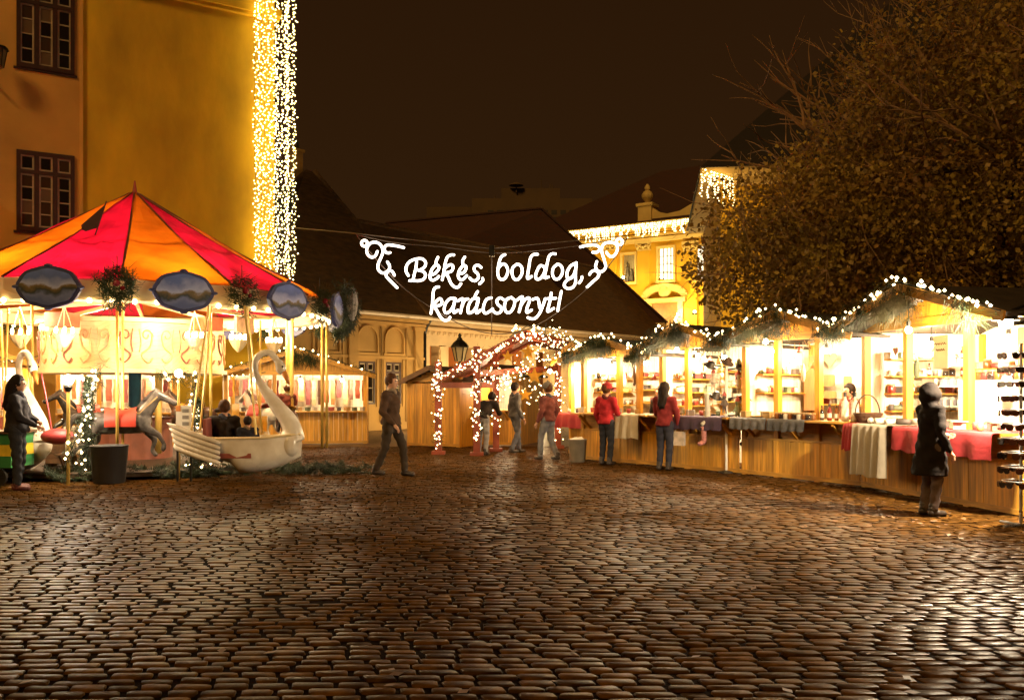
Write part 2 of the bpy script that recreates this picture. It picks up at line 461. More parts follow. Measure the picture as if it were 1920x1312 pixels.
# light strands down the corner
def strand(x, y, ztop, zbot, k):
    base = fL.C + fL.u * x + fL.n * y
    lab = 'white fairy light strand hanging before the wall at the ochre corner' if x < 0 else 'white fairy light strand hanging free beyond the ochre corner'
    t = thing('light_strand', lab, 'light string', (base.x, base.y, zbot), 0, 'light strands before the wall' if x < 0 else 'light strands beyond the corner')
    pts = []; z = 0; bl = MB()
    while z < ztop - zbot:
        pts.append((random.gauss(0, .014), random.gauss(0, .014), z))
        bl.octa((pts[-1][0] + random.gauss(0, .028), pts[-1][1] + random.gauss(0, .028), z + random.uniform(-.04, .04)), random.uniform(.014, .026)); z += random.uniform(.075, .135)
    MB().tube(pts, .006, 4).build('wire', WIRE, t)
    b = bl.build('bulb', BULBW, t, smooth=True); b['kind'] = 'stuff'
for k in range(9): strand(-.74 + .083 * k + random.gauss(0, .012), .30 + random.uniform(0, .22), 15.4, 5.0 + random.uniform(-.1, .4), k)
for k in range(10): strand(.045 + .066 * k + random.gauss(0, .012), .1 + random.uniform(-.35, .2), 15.4, 5.0 + random.uniform(-.1, .4), k)

# ---- low classical wing with loggia (behind the gate) and its taller corner part
P0 = (-3.68, 35.65); fB = Facade(P0, (.622, .783)); EZ = 4.43
CREAM = mat('cream_plaster', (.62, .46, .25), .85, .18, 1, .2)
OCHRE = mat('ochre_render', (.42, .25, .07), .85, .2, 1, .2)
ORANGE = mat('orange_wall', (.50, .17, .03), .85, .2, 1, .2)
LEN = 19.9
wing = thing('loggia_wing', 'low cream wing with orange loggia and long brown tiled roof', 'building', (P0[0], P0[1], 0), fB.rz)
hs = []
for pa, pb in ((806, 823), (841, 884), (900, 945), (960, 992), (1005, 1032)):
    x0, zt = fB(pa, 637); x1, _ = fB(pb, 637); hs.append((x0, x1, .5, 3.35))
wall_cells(MB(), 0, LEN, 0, EZ - .1, hs, 0, .45).build('wall', CREAM, wing)
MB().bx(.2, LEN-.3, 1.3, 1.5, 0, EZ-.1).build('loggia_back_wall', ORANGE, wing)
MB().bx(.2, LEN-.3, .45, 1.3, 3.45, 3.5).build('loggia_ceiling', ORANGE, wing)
for q in hs:
    MB().bx(q[1]+.02, q[1]+.42, -.05, -.002, 3.2, 3.34).bx(q[1]+.06, q[1]+.38, -.035, -.002, 0, 3.2).build('pilaster', CREAM, wing)
m_ = MB(); x = .4
while x < LEN - .6:
    m_.box((x, -.018, 3.86), (.22, .03, .14), Matrix.Rotation(.0, 3, 'Y')); m_.ball((x, -.035, 3.86), .06, 6, 4, (1, .5, 1)); x += .34
m_.build('frieze_ornament', CREAM, wing)['kind'] = 'stuff'
MB().bx(-.02, LEN+.1, -.14, -.002, 4.02, 4.1).bx(-.02, LEN+.15, -.3, -.002, 4.2, EZ-.1).build('cornice', CREAM, wing)
MB().tube([(-.1, -.5, EZ-.03), (LEN+.3, -.5, EZ-.03)], .075, 8).build('gutter', mat('painted_gutter', (.6, .5, .36), .4, .1), wing)
RW, RZ = 4.03, 8.85
MB().slab([(-.0, -.48, EZ-.02), (LEN+.35, -.48, EZ-.02), (LEN+.35, RW, RZ), (0, RW, RZ)], .12).build('roof', TILE, wing)
MB().slab([(0, RW+.01, RZ), (LEN+.35, RW+.01, RZ), (LEN+.35, 8.4, EZ), (0, 8.4, EZ)], .12).build('roof', TILE, wing)
MB().tube([(0, RW, RZ+.03), (LEN+.35, RW, RZ+.03)], .11, 6).build('ridge_tiles', mat('ridge_tiles', (.16, .09, .04), .8, .4, 6), wing)
g = MB(); g.slab([(LEN-.05, 0, EZ-.1), (LEN-.05, 8, EZ-.1), (LEN-.05, RW, RZ-.25)], .1); g.bx(LEN-.3, LEN-.01, .45, 8, 0, EZ-.1).build('gable_wall', CREAM, wing)
MB().bx(LEN*.63, LEN*.63+.9, 2.1, 2.9, RZ-2.2, RZ-1.35).build('roof_hatch', TILER, wing)
m_ = MB().tube([(.12, -.42, EZ-.08), (.12, -.2, EZ-.35), (.12, -.1, EZ-.6), (.12, -.1, 0)], .06, 8).build('downpipe', DARKM, wing)
# faded letters on the wing wall
def stroke_letters(parent, text, x, z, hgt, mat_, y):
    G_ = {'W': [[(0,1),(.2,0),(.4,.8),(.6,0),(.8,1)]], 'S': [[(.6,.85),(.3,1),(0,.8),(.1,.55),(.5,.45),(.6,.2),(.3,0),(0,.15)]], 'I': [[(0,0),(0,1)]],
          'E': [[(.5,1),(0,1),(0,0),(.5,0)],[(0,.5),(.4,.5)]], 'P': [[(0,0),(0,1),(.45,1),(.5,.75),(.45,.5),(0,.5)]], 'R': [[(0,0),(0,1),(.45,1),(.5,.75),(.45,.5),(0,.5)],[(.2,.5),(.5,0)]], 'H': [[(0,0),(0,1)],[(.5,0),(.5,1)],[(0,.5),(.5,.5)]]}
    for ch in text:
        if ch != ' ':
            m = MB()
            for st in G_[ch]:
                for a, b in zip(st, st[1:]): m.bar((x+a[0]*hgt, y, z+a[1]*hgt), (x+b[0]*hgt, y, z+b[1]*hgt), .05, .05, (0, 1, 0))
            m.build('letter', mat_, parent)
        x += hgt * (.35 if ch == 'I' else 1.0 if ch == 'W' else .78)

CW = 7.5
corner = thing('classical_corner_building', 'ochre building with blind arches and steep hipped roof beside loggia wing', 'building', (P0[0], P0[1], 0), fB.rz)
wh = []
for pc in (610, 683, 733):
    xc, _ = fB(pc, 690); wh.append((xc-.42, xc+.42, 1.0, 2.62))
wall_cells(MB(), -CW, -.03, 0, EZ-.1, wh, -.16, .3).build('wall', OCHRE, corner)
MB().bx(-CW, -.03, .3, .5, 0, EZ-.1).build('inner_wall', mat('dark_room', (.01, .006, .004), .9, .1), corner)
for q in wh:
    xc = (q[0]+q[1])/2
    ar = MB(); pts = [(xc-.5, 2.95)] + [(xc + .5*math.cos(a), 3.45 + .5*math.sin(a)) for a in [math.pi*(1-k/10) for k in range(11)]] + [(xc+.5, 2.95)]
    for a, b in zip(pts, pts[1:]): ar.bar((a[0], -.2, a[1]), (b[0], -.2, b[1]), .07, .09, (0, 1, 0))
    ar.bx(xc-.58, xc+.58, -.23, -.162, 2.86, 2.95); ar.build('blind_arch', OCHRE, corner)
    casement(corner, q[0], q[1], q[2], q[3], 2, 2, y=-.06)
    MB().bx(q[0]-.16, q[0]-.04, -.2, -.162, .9, 2.7).bx(q[1]+.04, q[1]+.16, -.2, -.162, .9, 2.7).build('window_surround', OCHRE, corner)
    MB().bx(q[0]-.3, q[0]-.22, -.21, -.162, .3, 3.95).bx(q[1]+.22, q[1]+.3, -.21, -.162, .3, 3.95).build('lesene', OCHRE, corner)
for pc in (655, 778):
    xc, _ = fB(pc, 690); MB().bx(xc-.22, xc+.22, -.26, -.162, 0, 3.9).bx(xc-.3, xc+.3, -.3, -.162, 3.9, 4.05).build('pilaster', OCHRE, corner)
MB().bx(-CW, -.01, -.3, -.162, 4.06, 4.16).bx(-CW, .0, -.45, -.162, 4.2, EZ-.1).bx(-CW, -.01, -.22, -.162, 2.74, 2.84).build('cornice', OCHRE, corner)
AX, AW = -.35, 6.3; AZ = EZ + AW * 1.085
cr = MB(); e0, e1 = (-CW-.4, -.55, EZ-.02), (.0, -.55, EZ-.02); ap = (AX, AW, AZ); ap2 = (AX-.5, AW, AZ)
b0, b1 = (-CW-.4, 13, EZ-.02), (.0, 13, EZ-.02)
cr.face([e0, e1, ap, ap2]); cr.face([e0, ap2, b0]); cr.face([b0, ap2, ap, b1]); cr.face([e1, b1, ap]); cr.face([e0, b0, b1, e1])
cr.build('roof', TILE, corner)
MB().tube([e1, (.02, RW*.5, EZ+RW*.5*1.07), (.0, RW, RZ+.05), ap], .13, 6).build('verge_tiles', mat('ridge_tiles', (.16, .09, .04), .8, .4, 6), corner)
MB().bx(AX-1.05, AX-.55, AW+.1, AW+.6, AZ-1.3, AZ+.75).bx(AX-1.12, AX-.48, AW+.03, AW+.67, AZ+.75, AZ+.87).build('chimney', OCHRE, corner)
MB().tube([(AX-.97, AW+.35, AZ+.85), (AX-.97, AW+.35, AZ+1.2), (AX-.8, AW+.35, AZ+1.4), (AX-.63, AW+.35, AZ+1.2), (AX-.63, AW+.35, AZ+.85)], .05, 6).build('chimney_hood', DARKM, corner)
MB().tube([(-CW-.4, -.6, EZ-.02), (0, -.6, EZ-.02)], .08, 8).build('gutter', mat('painted_gutter', (.6, .5, .36), .4, .1), corner)

# street lantern on the wing wall bracket
bx_, bz_ = fB(800, 695); lx2, lz2 = fB(862, 690)
LP = ray_plane(862, 690, fB.C + fB.n * 2.2, fB.n)
sl = thing('street_lantern', 'black street lantern standing on a scrolled wall bracket', 'lantern', (LP.x, LP.y, 0))
z0 = LP.z
MB().lathe([(.06, 0), (.04, .08), (.09, .14), (.05, .2), (.06, .26)], 10, (0, 0, z0)).build('stem', DARKM, sl)
MB().lathe([(.17, .26), (.3, .8)], 6, (0, 0, z0)).build('glass', mat('frosted_glass', (.30, .24, .13), .3, .1, 4, 0), sl)
m_ = MB()
for k in range(6):
    a = k*math.pi/3; m_.bar((.175*math.cos(a), .175*math.sin(a), z0+.26), (.305*math.cos(a), .305*math.sin(a), z0+.8), .035, .035)
m_.build('rib', DARKM, sl)
MB().lathe([(.36, .8), (.35, .86), (.26, .98), (.12, 1.1), (.1, 1.16), (.05, 1.2), (.07, 1.27), (.02, 1.36)], 12, (0, 0, z0)).build('cap', DARKM, sl)
wallp = LP - fB.n * 2.2
m_ = MB(); d0 = Vector((wallp.x - LP.x, wallp.y - LP.y, 0))
m_.tube([Vector((0, 0, z0)), d0 + Vector((0, 0, z0))], .035, 6); m_.tube([Vector((0, 0, z0)) + d0*.1, d0*.5 + Vector((0, 0, z0-.15)), d0 + Vector((0, 0, z0-.6))], .03, 6)
for k in range(4):
    c = d0 * (.2 + .2*k) + Vector((0, 0, z0 - .12 - .04*k)); dn = d0.normalized()
    m_.tube([c + (dn*math.cos(a) + Vector((0, 0, 1))*math.sin(a)) * (.1 - .008*j) for j, a in enumerate([i*.7 for i in range(10)])], .016, 5)
m_.build('bracket', DARKM, sl)

# ---- dark roofed house behind the wing
hb = thing('dark_roofed_house', 'house with dark red brown hipped roof rising behind the loggia wing', 'building', (2, 58, 0))
rl, rr = W(724, 419, 60), W(1016, 392, 56); hc = W(1250, 605, 52.2); el = Vector((-14, 49, hc.z)); br = Vector((hc.x-1, 68, hc.z)); bl_ = Vector((-14, 66, hc.z))
m_ = MB(); m_.face([el, hc, rr, rl]); m_.face([hc, br, rr]); m_.face([br, bl_, rl, rr]); m_.face([bl_, el, rl]); m_.face([el, bl_, br, hc]); m_.build('roof', TILER, hb, world=True)
m_ = MB(); m_.add([el, hc, br, bl_] + [Vector((p.x, p.y, 0)) for p in (el, hc, br, bl_)], [(0, 4, 5, 1), (1, 5, 6, 2), (2, 6, 7, 3), (3, 7, 4, 0)]); m_.build('wall', CREAM, hb, world=True)
MB().tube([rl, rr], .13, 6).tube([rr, hc], .11, 6).build('ridge_tiles', TILER, hb, world=True)

# ---- floodlit baroque building
YEL = mat('yellow_stucco', (.64, .36, .012), .8, .15, .6, .15)
STUC = mat('pale_stucco', (.62, .44, .14), .8, .15, 1, .15)
DL, DR = Vector((4.3, 71, 0)), Vector((13.8, 65, 0)); fD = Facade(DL, DR - DL); DZ = 14.1
ba = thing('baroque_palace', 'floodlit yellow baroque facade with pilasters, niches and lit cornice', 'building', DL, fD.rz)
nich = []
for pa, pb, ya, yb in ((1167, 1191, 478, 528), (1235, 1263, 466, 524), (1306, 1334, 462, 522)):
    x0, z1 = fD(pa, ya); x1, _ = fD(pb, ya); _, z0 = fD((pa+pb)/2, yb); nich.append((x0, x1, z0, z1))
wall_cells(MB(), -4, 17, 0, DZ-.2, nich, 0, .5).build('wall', YEL, ba)
LIT = emis('lit_window', (1, .93, .72), 1.6)
for i, q in enumerate(nich):
    w_ = MB(); e = .12
    w_.bx(q[0]-.16, q[0], -.12, .1, q[2]-.1, q[3]+.15).bx(q[1], q[1]+.16, -.12, .1, q[2]-.1, q[3]+.15).bx(q[0], q[1], -.12, .1, q[3], q[3]+.15).bx(q[0]-.2, q[1]+.2, -.22, .1, q[2]-.25, q[2]-.1)
    w_ = w_.build('window', STUC, ba)
    MB().bx(q[0], q[1], .28, .32, q[2], q[3]).build('pane', LIT if i else mat('dim_pane', (.35, .3, .2), .3, .2), w_)
    if i == 0:
        for fx, fh in ((.35, 1.55), (.68, 1.0)):
            xx = q[0] + (q[1]-q[0])*fx
            MB().lathe([(.16, 0), (.2, fh*.35), (.12, fh*.62), (.15, fh*.72), (.04, fh*.8), (.09, fh*.9), (.02, fh)], 8, (xx, .12, q[2])).build('statue', mat('dark_statue', (.06, .05, .035), .6), w_)
    else:
        m_ = MB(); cxm = (q[0]+q[1])/2
        for k in (-1, 0, 1): m_.bx(cxm+k*.3-.03, cxm+k*.3+.03, .18, .24, q[2], q[3])
        for k in range(1, 4): m_.bx(q[0], q[1], .19, .23, q[2]+(q[3]-q[2])*k/4-.025, q[2]+(q[3]-q[2])*k/4+.025)
        m_.build('glazing_bar', mat('dim_bar', (.25, .25, .2), .5), w_)
for pc in (1100, 1146, 1208, 1296, 1350):
    xc, zt = fD(pc, 468)
    pl = MB().bx(xc-.5, xc+.5, -.18, -.003, 0, zt-.1).build('pilaster', YEL, ba)
    cp = MB().bx(xc-.62, xc+.62, -.34, -.003, zt+.42, zt+.6).bx(xc-.55, xc+.55, -.24, -.003, zt-.1, zt+.02)
    for k in range(5): cp.ball((xc-.44+.22*k, -.25, zt+.14+.1*(k % 2)), .13, 6, 5)
    for sx in (-1, 1): cp.tube([(xc+sx*(.5+.12*math.cos(a)), -.3, zt+.3+.12*math.sin(a)) for a in [i*.8 for i in range(9)]], .045, 5)
    cp.build('capital', STUC, pl)
_, za = fD(1200, 455)
MB().bx(-4, 17, -.28, -.003, za-.05, za+.25).bx(-4, 17, -.2, -.003, za+.35, za+.5).bx(-4, 17, -.5, -.003, za+.9, za+1.2).bx(-4, 17.3, -.95, -.003, DZ-.35, DZ).build('cornice', STUC, ba)
pxc, pz = fD(1249, 560)
po = MB().bx(pxc-1.5, pxc-1.1, -.5, -.003, 0, pz-.3).bx(pxc+1.1, pxc+1.5, -.5, -.003, 0, pz-.3).bx(pxc-1.7, pxc+1.7, -.6, -.003, pz-.3, pz)
arc = [(pxc + 1.6*math.cos(a), pz + .75*math.sin(a)) for a in [math.pi*k/12 for k in range(13)]]
for a, b in zip(arc, arc[1:]): po.bar((a[0], -.35, a[1]+.1), (b[0], -.35, b[1]+.1), .5, .22, (0, 1, 0))
po.ball((pxc, -.3, pz+.55), .5, 10, 8, (1, .6, 1)); po.build('portal', STUC, ba)
MB().bx(pxc-1.08, pxc+1.08, -.12, -.003, 0, pz-.32).build('portal_door', mat('door_wood', (.2, .1, .03), .5), ba)
ax0, az0 = fD(1201, 408); ax1, _ = fD(1226, 408)
at_ = MB().bx(ax0, ax1, -.5, .6, DZ, DZ+1.35).bx(ax0-.12, ax1+.12, -.62, .7, DZ+1.35, DZ+1.55)
sc = [(ax1+.0, DZ+.02), (ax1+5, DZ+.02), (ax1+5, DZ+1.3), (ax1+3.4, DZ+1.25), (ax1+2.2, DZ+.72), (ax1+1.2, DZ+.6), (ax1+.5, DZ+.8), (ax1, DZ+1.2)]
at_.prism(sc, -.3, .2); at_.build('attic_parapet', STUC, ba)
MB().lathe([(.22, 0), (.16, .12), (.2, .2), (.42, .5), (.45, .7), (.3, .95), (.16, 1.05), (.22, 1.15), (.2, 1.35), (.05, 1.55)], 12, ((ax0+ax1)/2, .05, DZ+1.55)).build('urn', STUC, ba)
MB().slab([(-4.5, -.8, DZ+.02), (17, -.8, DZ+.02), (17, 9, DZ+6.3), (4.5, 9, DZ+6.3)], .2).build('roof', TILER, ba)
MB().bx(-4, -3.5, .5, 10, 0, DZ-.2).build('side_wall', YEL, ba)
ic = thing('icicle_lights', 'band of white icicle lights along the baroque cornice', 'light string', fD.C + fD.u*-3 + fD.n*1.05 + Vector((0, 0, DZ-.4)), fD.rz)
m_ = MB(); x = 0
while x < 17:
    dpt = random.choice((.3, .5, .8, 1.0))
    for k in range(int(dpt / .13)): m_.octa((x + random.gauss(0, .03), random.gauss(0, .03), .25 - k*.15), random.uniform(.05, .09))
    x += .16
m_.build('bulb', emis('icicle_bulb', (1, .78, .34), 6), ic)['kind'] = 'stuff'
MB().tube([(0, 0, .3), (17, 0, .3)], .015, 4).build('wire', WIRE, ic)
for i, (px_, py_, out, wt) in enumerate(((1178, 522, .9, 260), (1283, 592, 1.3, 1500), (1249, 522, .9, 300), (1215, 600, 2.2, 1800), (1120, 590, 3, 1800), (1330, 590, 3, 1800), (1400, 560, 3, 1500))):  # only the first two are visible lamps; the others are assumed from the lit facade
    x, z = fD(px_, py_); p = fD.C + fD.u*x + fD.n*out + Vector((0, 0, z))
    fl = thing('facade_floodlight', 'small glaring floodlight washing the yellow baroque facade', 'floodlight', p, fD.rz, 'floodlights on the baroque facade')
    MB().bx(-.18, .18, -.12, .05, -.2, -.1).build('housing', DARKM, fl); MB().ball((0, 0, 0), .09, 8, 6).build('bulb', HOT, fl)
    plight(fl, (0, 0, .05), wt*.9, (1, .72, .26), .1)

for i, (px_, wt) in enumerate(((700, 330), (815, 520), (905, 650), (1010, 800))):  # assumed floodlights out of view, added to brighten the wing and corner building
    x, _ = fB(px_, 700); p = fB.C + fB.u*x + fB.n*3.2
    fl = thing('assumed_wall_floodlight', 'assumed unseen low floodlight on a short post washing the cream loggia wing', 'floodlight', p, fB.rz, 'assumed floodlights before the loggia wing')
    MB().tube([(0, 0, 0), (0, 0, .9)], .03, 6).bx(-.14, .14, -.16, -.04, .88, 1.1).build('housing', DARKM, fl); MB().ball((0, .02, 1.0), .05, 8, 6).build('bulb', HOT, fl)
    plight(fl, (0, .1, 1.0), wt, (1, .70, .34), .08)

# ---- big roofed house behind the tree
EC = Vector((9.5, 40, 0)); fE = Facade(EC, (22, -3.5)); EZ2 = 11.4
br_ = thing('big_roofed_house', 'tall cream house with a huge dark roof behind the leafy tree', 'building', EC, fE.rz)
whs = [(2.2+3.4*k, 3.6+3.4*k, zz, zz+2.2) for k in range(6) for zz in (2.5, 6.9)]
wall_cells(MB(), 0, 24, 0, EZ2-.3, whs, 0, .5).build('wall', YEL, br_)
for x in (1.2, 5.4):  # unseen floodlights, added to brighten the yellow wall
    fl = thing('facade_floodlight', 'added unseen floodlight at the foot of the tall house behind the tree', 'floodlight', EC + fE.u*x + fE.n*2.6, fE.rz, 'added floodlights below the tall house')
    MB().tube([(0, 0, 0), (0, 0, 1.9)], .03, 6).bx(-.14, .14, -.16, -.04, 1.88, 2.1).build('housing', DARKM, fl); MB().ball((0, .02, 2.0), .05, 8, 6).build('bulb', HOT, fl)
    plight(fl, (0, .1, 2.0), 480, (1, .72, .32), .08)
MB().bx(0, .5, .5, 14, 0, EZ2-.3).build('side_wall', YEL, br_)
for q in whs: casement(br_, q[0], q[1], q[2], q[3], 2, 3, y=.14)
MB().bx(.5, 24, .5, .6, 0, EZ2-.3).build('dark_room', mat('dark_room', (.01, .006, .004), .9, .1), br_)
MB().bx(-.35, 24, -.45, -.003, EZ2-.6, EZ2-.3).bx(-.95, 24, -1.0, .5, EZ2-.3, EZ2).bx(-.9, .0, -.3, 14, EZ2-.29, EZ2-.01).build('eaves', STUC, br_)
MB().add([(-1.0, -1.1, EZ2), (24, -1.1, EZ2), (24, 8, EZ2+12), (9.4, 8, EZ2+10.6), (-1.0, 15, EZ2), (24, 15, EZ2)], [(0, 1, 2, 3), (0, 3, 4), (4, 3, 2, 5), (1, 5, 2), (0, 4, 5, 1)]).build('roof', mat('black_slate', (.012, .006, .003), .8, .3, 4, .4), br_)
cl = thing('eaves_lights', 'cluster of white fairy lights dangling from the eaves corner beside the tree', 'light string', EC + fE.n*1.0 + fE.u*-.9 + Vector((0, 0, EZ2-1.6)), fE.rz)
m_ = MB(); w_ = MB()
for k in range(11):
    x = k*.135; L_ = .3 + 1.1*abs(math.sin(k*1.9+1)); 
    for j in range(int(L_/.11)): m_.octa((x+random.gauss(0, .03), random.gauss(0, .03), 1.55 - x*.35 - j*.12), random.uniform(.035, .055))
    w_.tube([(x, 0, 1.6-x*.3), (x, 0, 1.5 - x*.35 - L_)], .008, 4)
m_.build('bulb', emis('icicle_bulb', (1, .78, .34), 6), cl)['kind'] = 'stuff'; w_.build('wire', WIRE, cl)
plight(cl, (.6, -.4, .8), 60)

# ---- distant apartment block
FARB = mat('far_concrete', (.10, .062, .03), .9, .2, .3, .1); FARW = mat('far_window', (.02, .012, .006), .6, .2)
fb = thing('apartment_block', 'distant flat roofed apartment block with rooftop dish and masts', 'building', (4, 160, 0))
def wb(px0, px1, py0, py1, Y, dy=14):
    a, b = W(px0, py0, Y), W(px1, py1, Y); return (a.x, b.x, Y, Y+dy, b.z, a.z)
for px0, px1, py0 in ((800, 885, 388), (885, 1110, 372), (1110, 1180, 388)): 
    q = wb(px0, px1, py0, 420, 160); MB().bx(q[0], q[1], q[2], q[3], 0, q[5]).build('wall', FARB, fb, world=True)
q = wb(940, 1050, 353, 372, 161, 10); MB().bx(*q).build('rooftop_block', FARB, fb, world=True)
p = W(968, 346, 160.5); MB().lathe([(.1, .6), (1.0, .25), (1.35, 0)], 14, (p.x, p.y, p.z-.2)).bx(p.x-.1, p.x+.1, p.y-.1, p.y+.1, p.z-1.4, p.z).build('dish', FARB, fb, world=True)
for px_, a, b in ((1015, 338, 353), (1032, 345, 372), (1036, 347, 372), (928, 368, 376), (1017, 352, 372)):
    MB().tube([W(px_, a, 162), W(px_, b, 162)], .12, 5).build('mast', FARB, fb, world=True)
for row in range(3):
    for k in range(11):
        p = W(1000 + 17*k - 80, 398 + row*13, 159.95); MB().bx(p.x-.5, p.x+.5, p.y, p.y+.03, p.z-.4, p.z+.4).build('window', emis('far_lit', (1, .8, .5), .25) if (row, k) == (0, 4) else FARW, fb, world=True)

# ================================================================== TREE
def make_tree():
    base = Vector((10.4, 18.6, 0))
    t = thing('autumn_tree', 'big spreading tree with withered brown green leaves and bare top twigs', 'tree', base)
    BARK = mat('bark', (.11, .07, .035), .8, .4, 5, .5, stretch=(3, 3, .6))
    LEAF = mat('withered_leaves', (.34, .245, .038), .55, .75, 1.1, 0, trans=.3, tint=True, col2=(.23, .098, .026))
    tr = MB(); tw = MB(); lf = MB(); tints = []
    tr.tube(catmull([(0, 0, -.1), (.05, 0, 1.2), (-.1, .05, 2.6), (-.05, 0, 3.6)], 4), [.42, .38, .36, .34, .33, .32, .31, .30, .29, .29, .30, .31, .32][:13], 10)
    tips = []
    def limb(p, d, l, r, lev):
        pts = [p]; q = p.copy(); dd = d.copy()
        for k in range(4):
            dd = (dd + Vector((random.gauss(0, .16), random.gauss(0, .16), random.gauss(.04, .12)))).normalized(); q = q + dd * l / 4; pts.append(q.copy())
        (tr if lev < 2 else tw).tube(pts, [r * (1 - .17*k) for k in range(5)], 6 if lev < 2 else 4, caps=False)
        if lev >= 3: tips.append((q, dd)); return
        for k in range(4 if lev < 2 else 3):
            f = random.choice((2, 3, 4)); nd = (dd * .8 + Vector((random.gauss(0, .6), random.gauss(0, .6), random.gauss(.12, .45)))).normalized()
            limb(pts[f], nd, l * random.uniform(.55, .8), r * .5, lev + 1)
    for k in range(9):
        a = k * 2*math.pi/9 + .3
        limb(Vector((-.05, 0, 3.4)), Vector((math.cos(a)*1.1, math.sin(a)*.8, .75 + .35*random.random())).normalized(), random.uniform(2.7, 3.6), .16, 0)
    tr.build('trunk', BARK, t, smooth=True)
    C = Vector((1.9, -.4, 6.5)); R = Vector((6.3, 4.4, 4.9)); C2 = Vector((-3.9, -.7, 4.5)); R2 = Vector((3.0, 2.3, 2.15))
    def inside(p, k=1.0):
        d = p - C; d2 = p - C2; return (d.x/R.x)**2 + (d.y/R.y)**2 + (d.z/R.z)**2 < k or (d2.x/R2.x)**2 + (d2.y/R2.y)**2 + (d2.z/R2.z)**2 < k
    cl = []
    while len(cl) < 330:
        p = Vector((random.uniform(-1, 1)*R.x, random.uniform(-1, 1)*R.y, random.uniform(-1, 1)*R.z)) + C
        d = p - C; q = (d.x/R.x)**2 + (d.y/R.y)**2 + (d.z/R.z)**2
        if q < .95 and q > .18 and p.z > 2.7: cl.append(p)
    # drooping skirt on the left, in front of the lit palace
    for k in range(90):
        a, b, r_ = random.uniform(0, 6.3), random.uniform(-1, 1), random.random()**.5; cl.append(C2 + Vector((R2.x*r_*math.cos(a)*math.sqrt(1-b*b), R2.y*r_*math.sin(a)*math.sqrt(1-b*b), R2.z*r_*b)))
    for p in cl:
        top = (p.z - C.z) / R.z
        n = int(random.uniform(200, 520) * (1 - .70*max(0, top)))
        sr = random.uniform(.4, .75); tc = random.random()
        for _ in range(n):
            c = p + Vector((random.gauss(0, sr), random.gauss(0, sr), random.gauss(0, sr*.8)))
            if c.z < 2.55 or not (inside(c, 1.05)): continue
            d = Vector((random.gauss(0, 1), random.gauss(0, 1), random.gauss(-.7, .8))).normalized(); x = d.orthogonal(); x.rotate(Matrix.Rotation(random.uniform(0, 6.3), 3, d)); x.normalize()
            l = random.uniform(.055, .12); wd = l * random.uniform(.32, .5)
            lf.face([c, c + d*l*.5 + x*wd, c + d*l*1.1, c + d*l*.5 - x*wd]); tn = min(1, max(0, .7*tc + .3*random.random())); tints.extend([tn]*4)
        # twigs inside the clump
        for _ in range(7):
            d = Vector((random.gauss(0, .6), random.gauss(0, .6), random.gauss(.5 if top > 0 else -.1, .6))).normalized(); l = random.uniform(.7, 1.6)
            m1 = p + d*l*.5 + Vector((random.gauss(0, .08), random.gauss(0, .08), random.gauss(0, .08)))
            tw.tube([p, m1, p + d*l], [.010, .006, .003], 3, caps=False)
    # bare twigs sticking out on the upper left
    for _ in range(150):
        a = random.choice((random.uniform(0, 2*math.pi), random.uniform(2.4, 4.4))); ph = random.uniform(.15, 1.45)
        d = Vector((math.cos(a)*math.cos(ph)*R.x, math.sin(a)*math.cos(ph)*R.y, math.sin(ph)*R.z)) * random.uniform(.7, .95)
        p = C + d; g = (d.normalized() + Vector((random.gauss(0, .45), random.gauss(0, .45), random.gauss(.45, .4)))).normalized(); l = random.uniform(.7, 1.9)
        m1 = p + g*l*.5 + Vector((random.gauss(0, .1), random.gauss(0, .1), random.gauss(0, .1))); e = m1 + (g + Vector((0, 0, .25)))*l*.5
        tw.tube([p, m1, e], [.010, .007, .003], 3, caps=False)
        for j in range(3):
            s_ = m1.lerp(e, random.random()); g2 = (g + Vector((random.gauss(0, .5), random.gauss(0, .5), random.gauss(.2, .4)))).normalized()
            tw.tube([s_, s_ + g2*random.uniform(.25, .6)], [.009, .004], 3, caps=False)
    tw.build('twigs', mat('twig_bark', (.25, .14, .06), .7, .3, 5, 0), t)['kind'] = 'stuff'
    me = lf.mesh('crown'); at = me.attributes.new('tint', 'FLOAT', 'POINT'); at.data.foreach_set('value', tints); me.materials.append(LEAF)
    o = meshobj('crown', me, None, t)
make_tree()

# withered leaves and litter blown over the stones
m_ = MB()
for _ in range(420):
    Y = random.uniform(4.6, 17); x = random.uniform(-.6, .6)*Y
    if random.random() < .4: Y = random.uniform(10, 16); x = random.uniform(3.2, 5.6)
    a = random.uniform(0, 6.3); l = random.uniform(.025, .05); c = Vector((x, Y, .012)); d = Vector((math.cos(a), math.sin(a), random.uniform(-.1, .25))); e = Vector((-math.sin(a), math.cos(a), random.uniform(-.2, .2)))
    m_.face([c - d*l, c + e*l*.6, c + d*l, c - e*l*.6])
o = m_.build('fallen_leaves', mat('fallen_leaf', (.16, .07, .02), .7, .5, 3, 0), ground); o['kind'] = 'stuff'
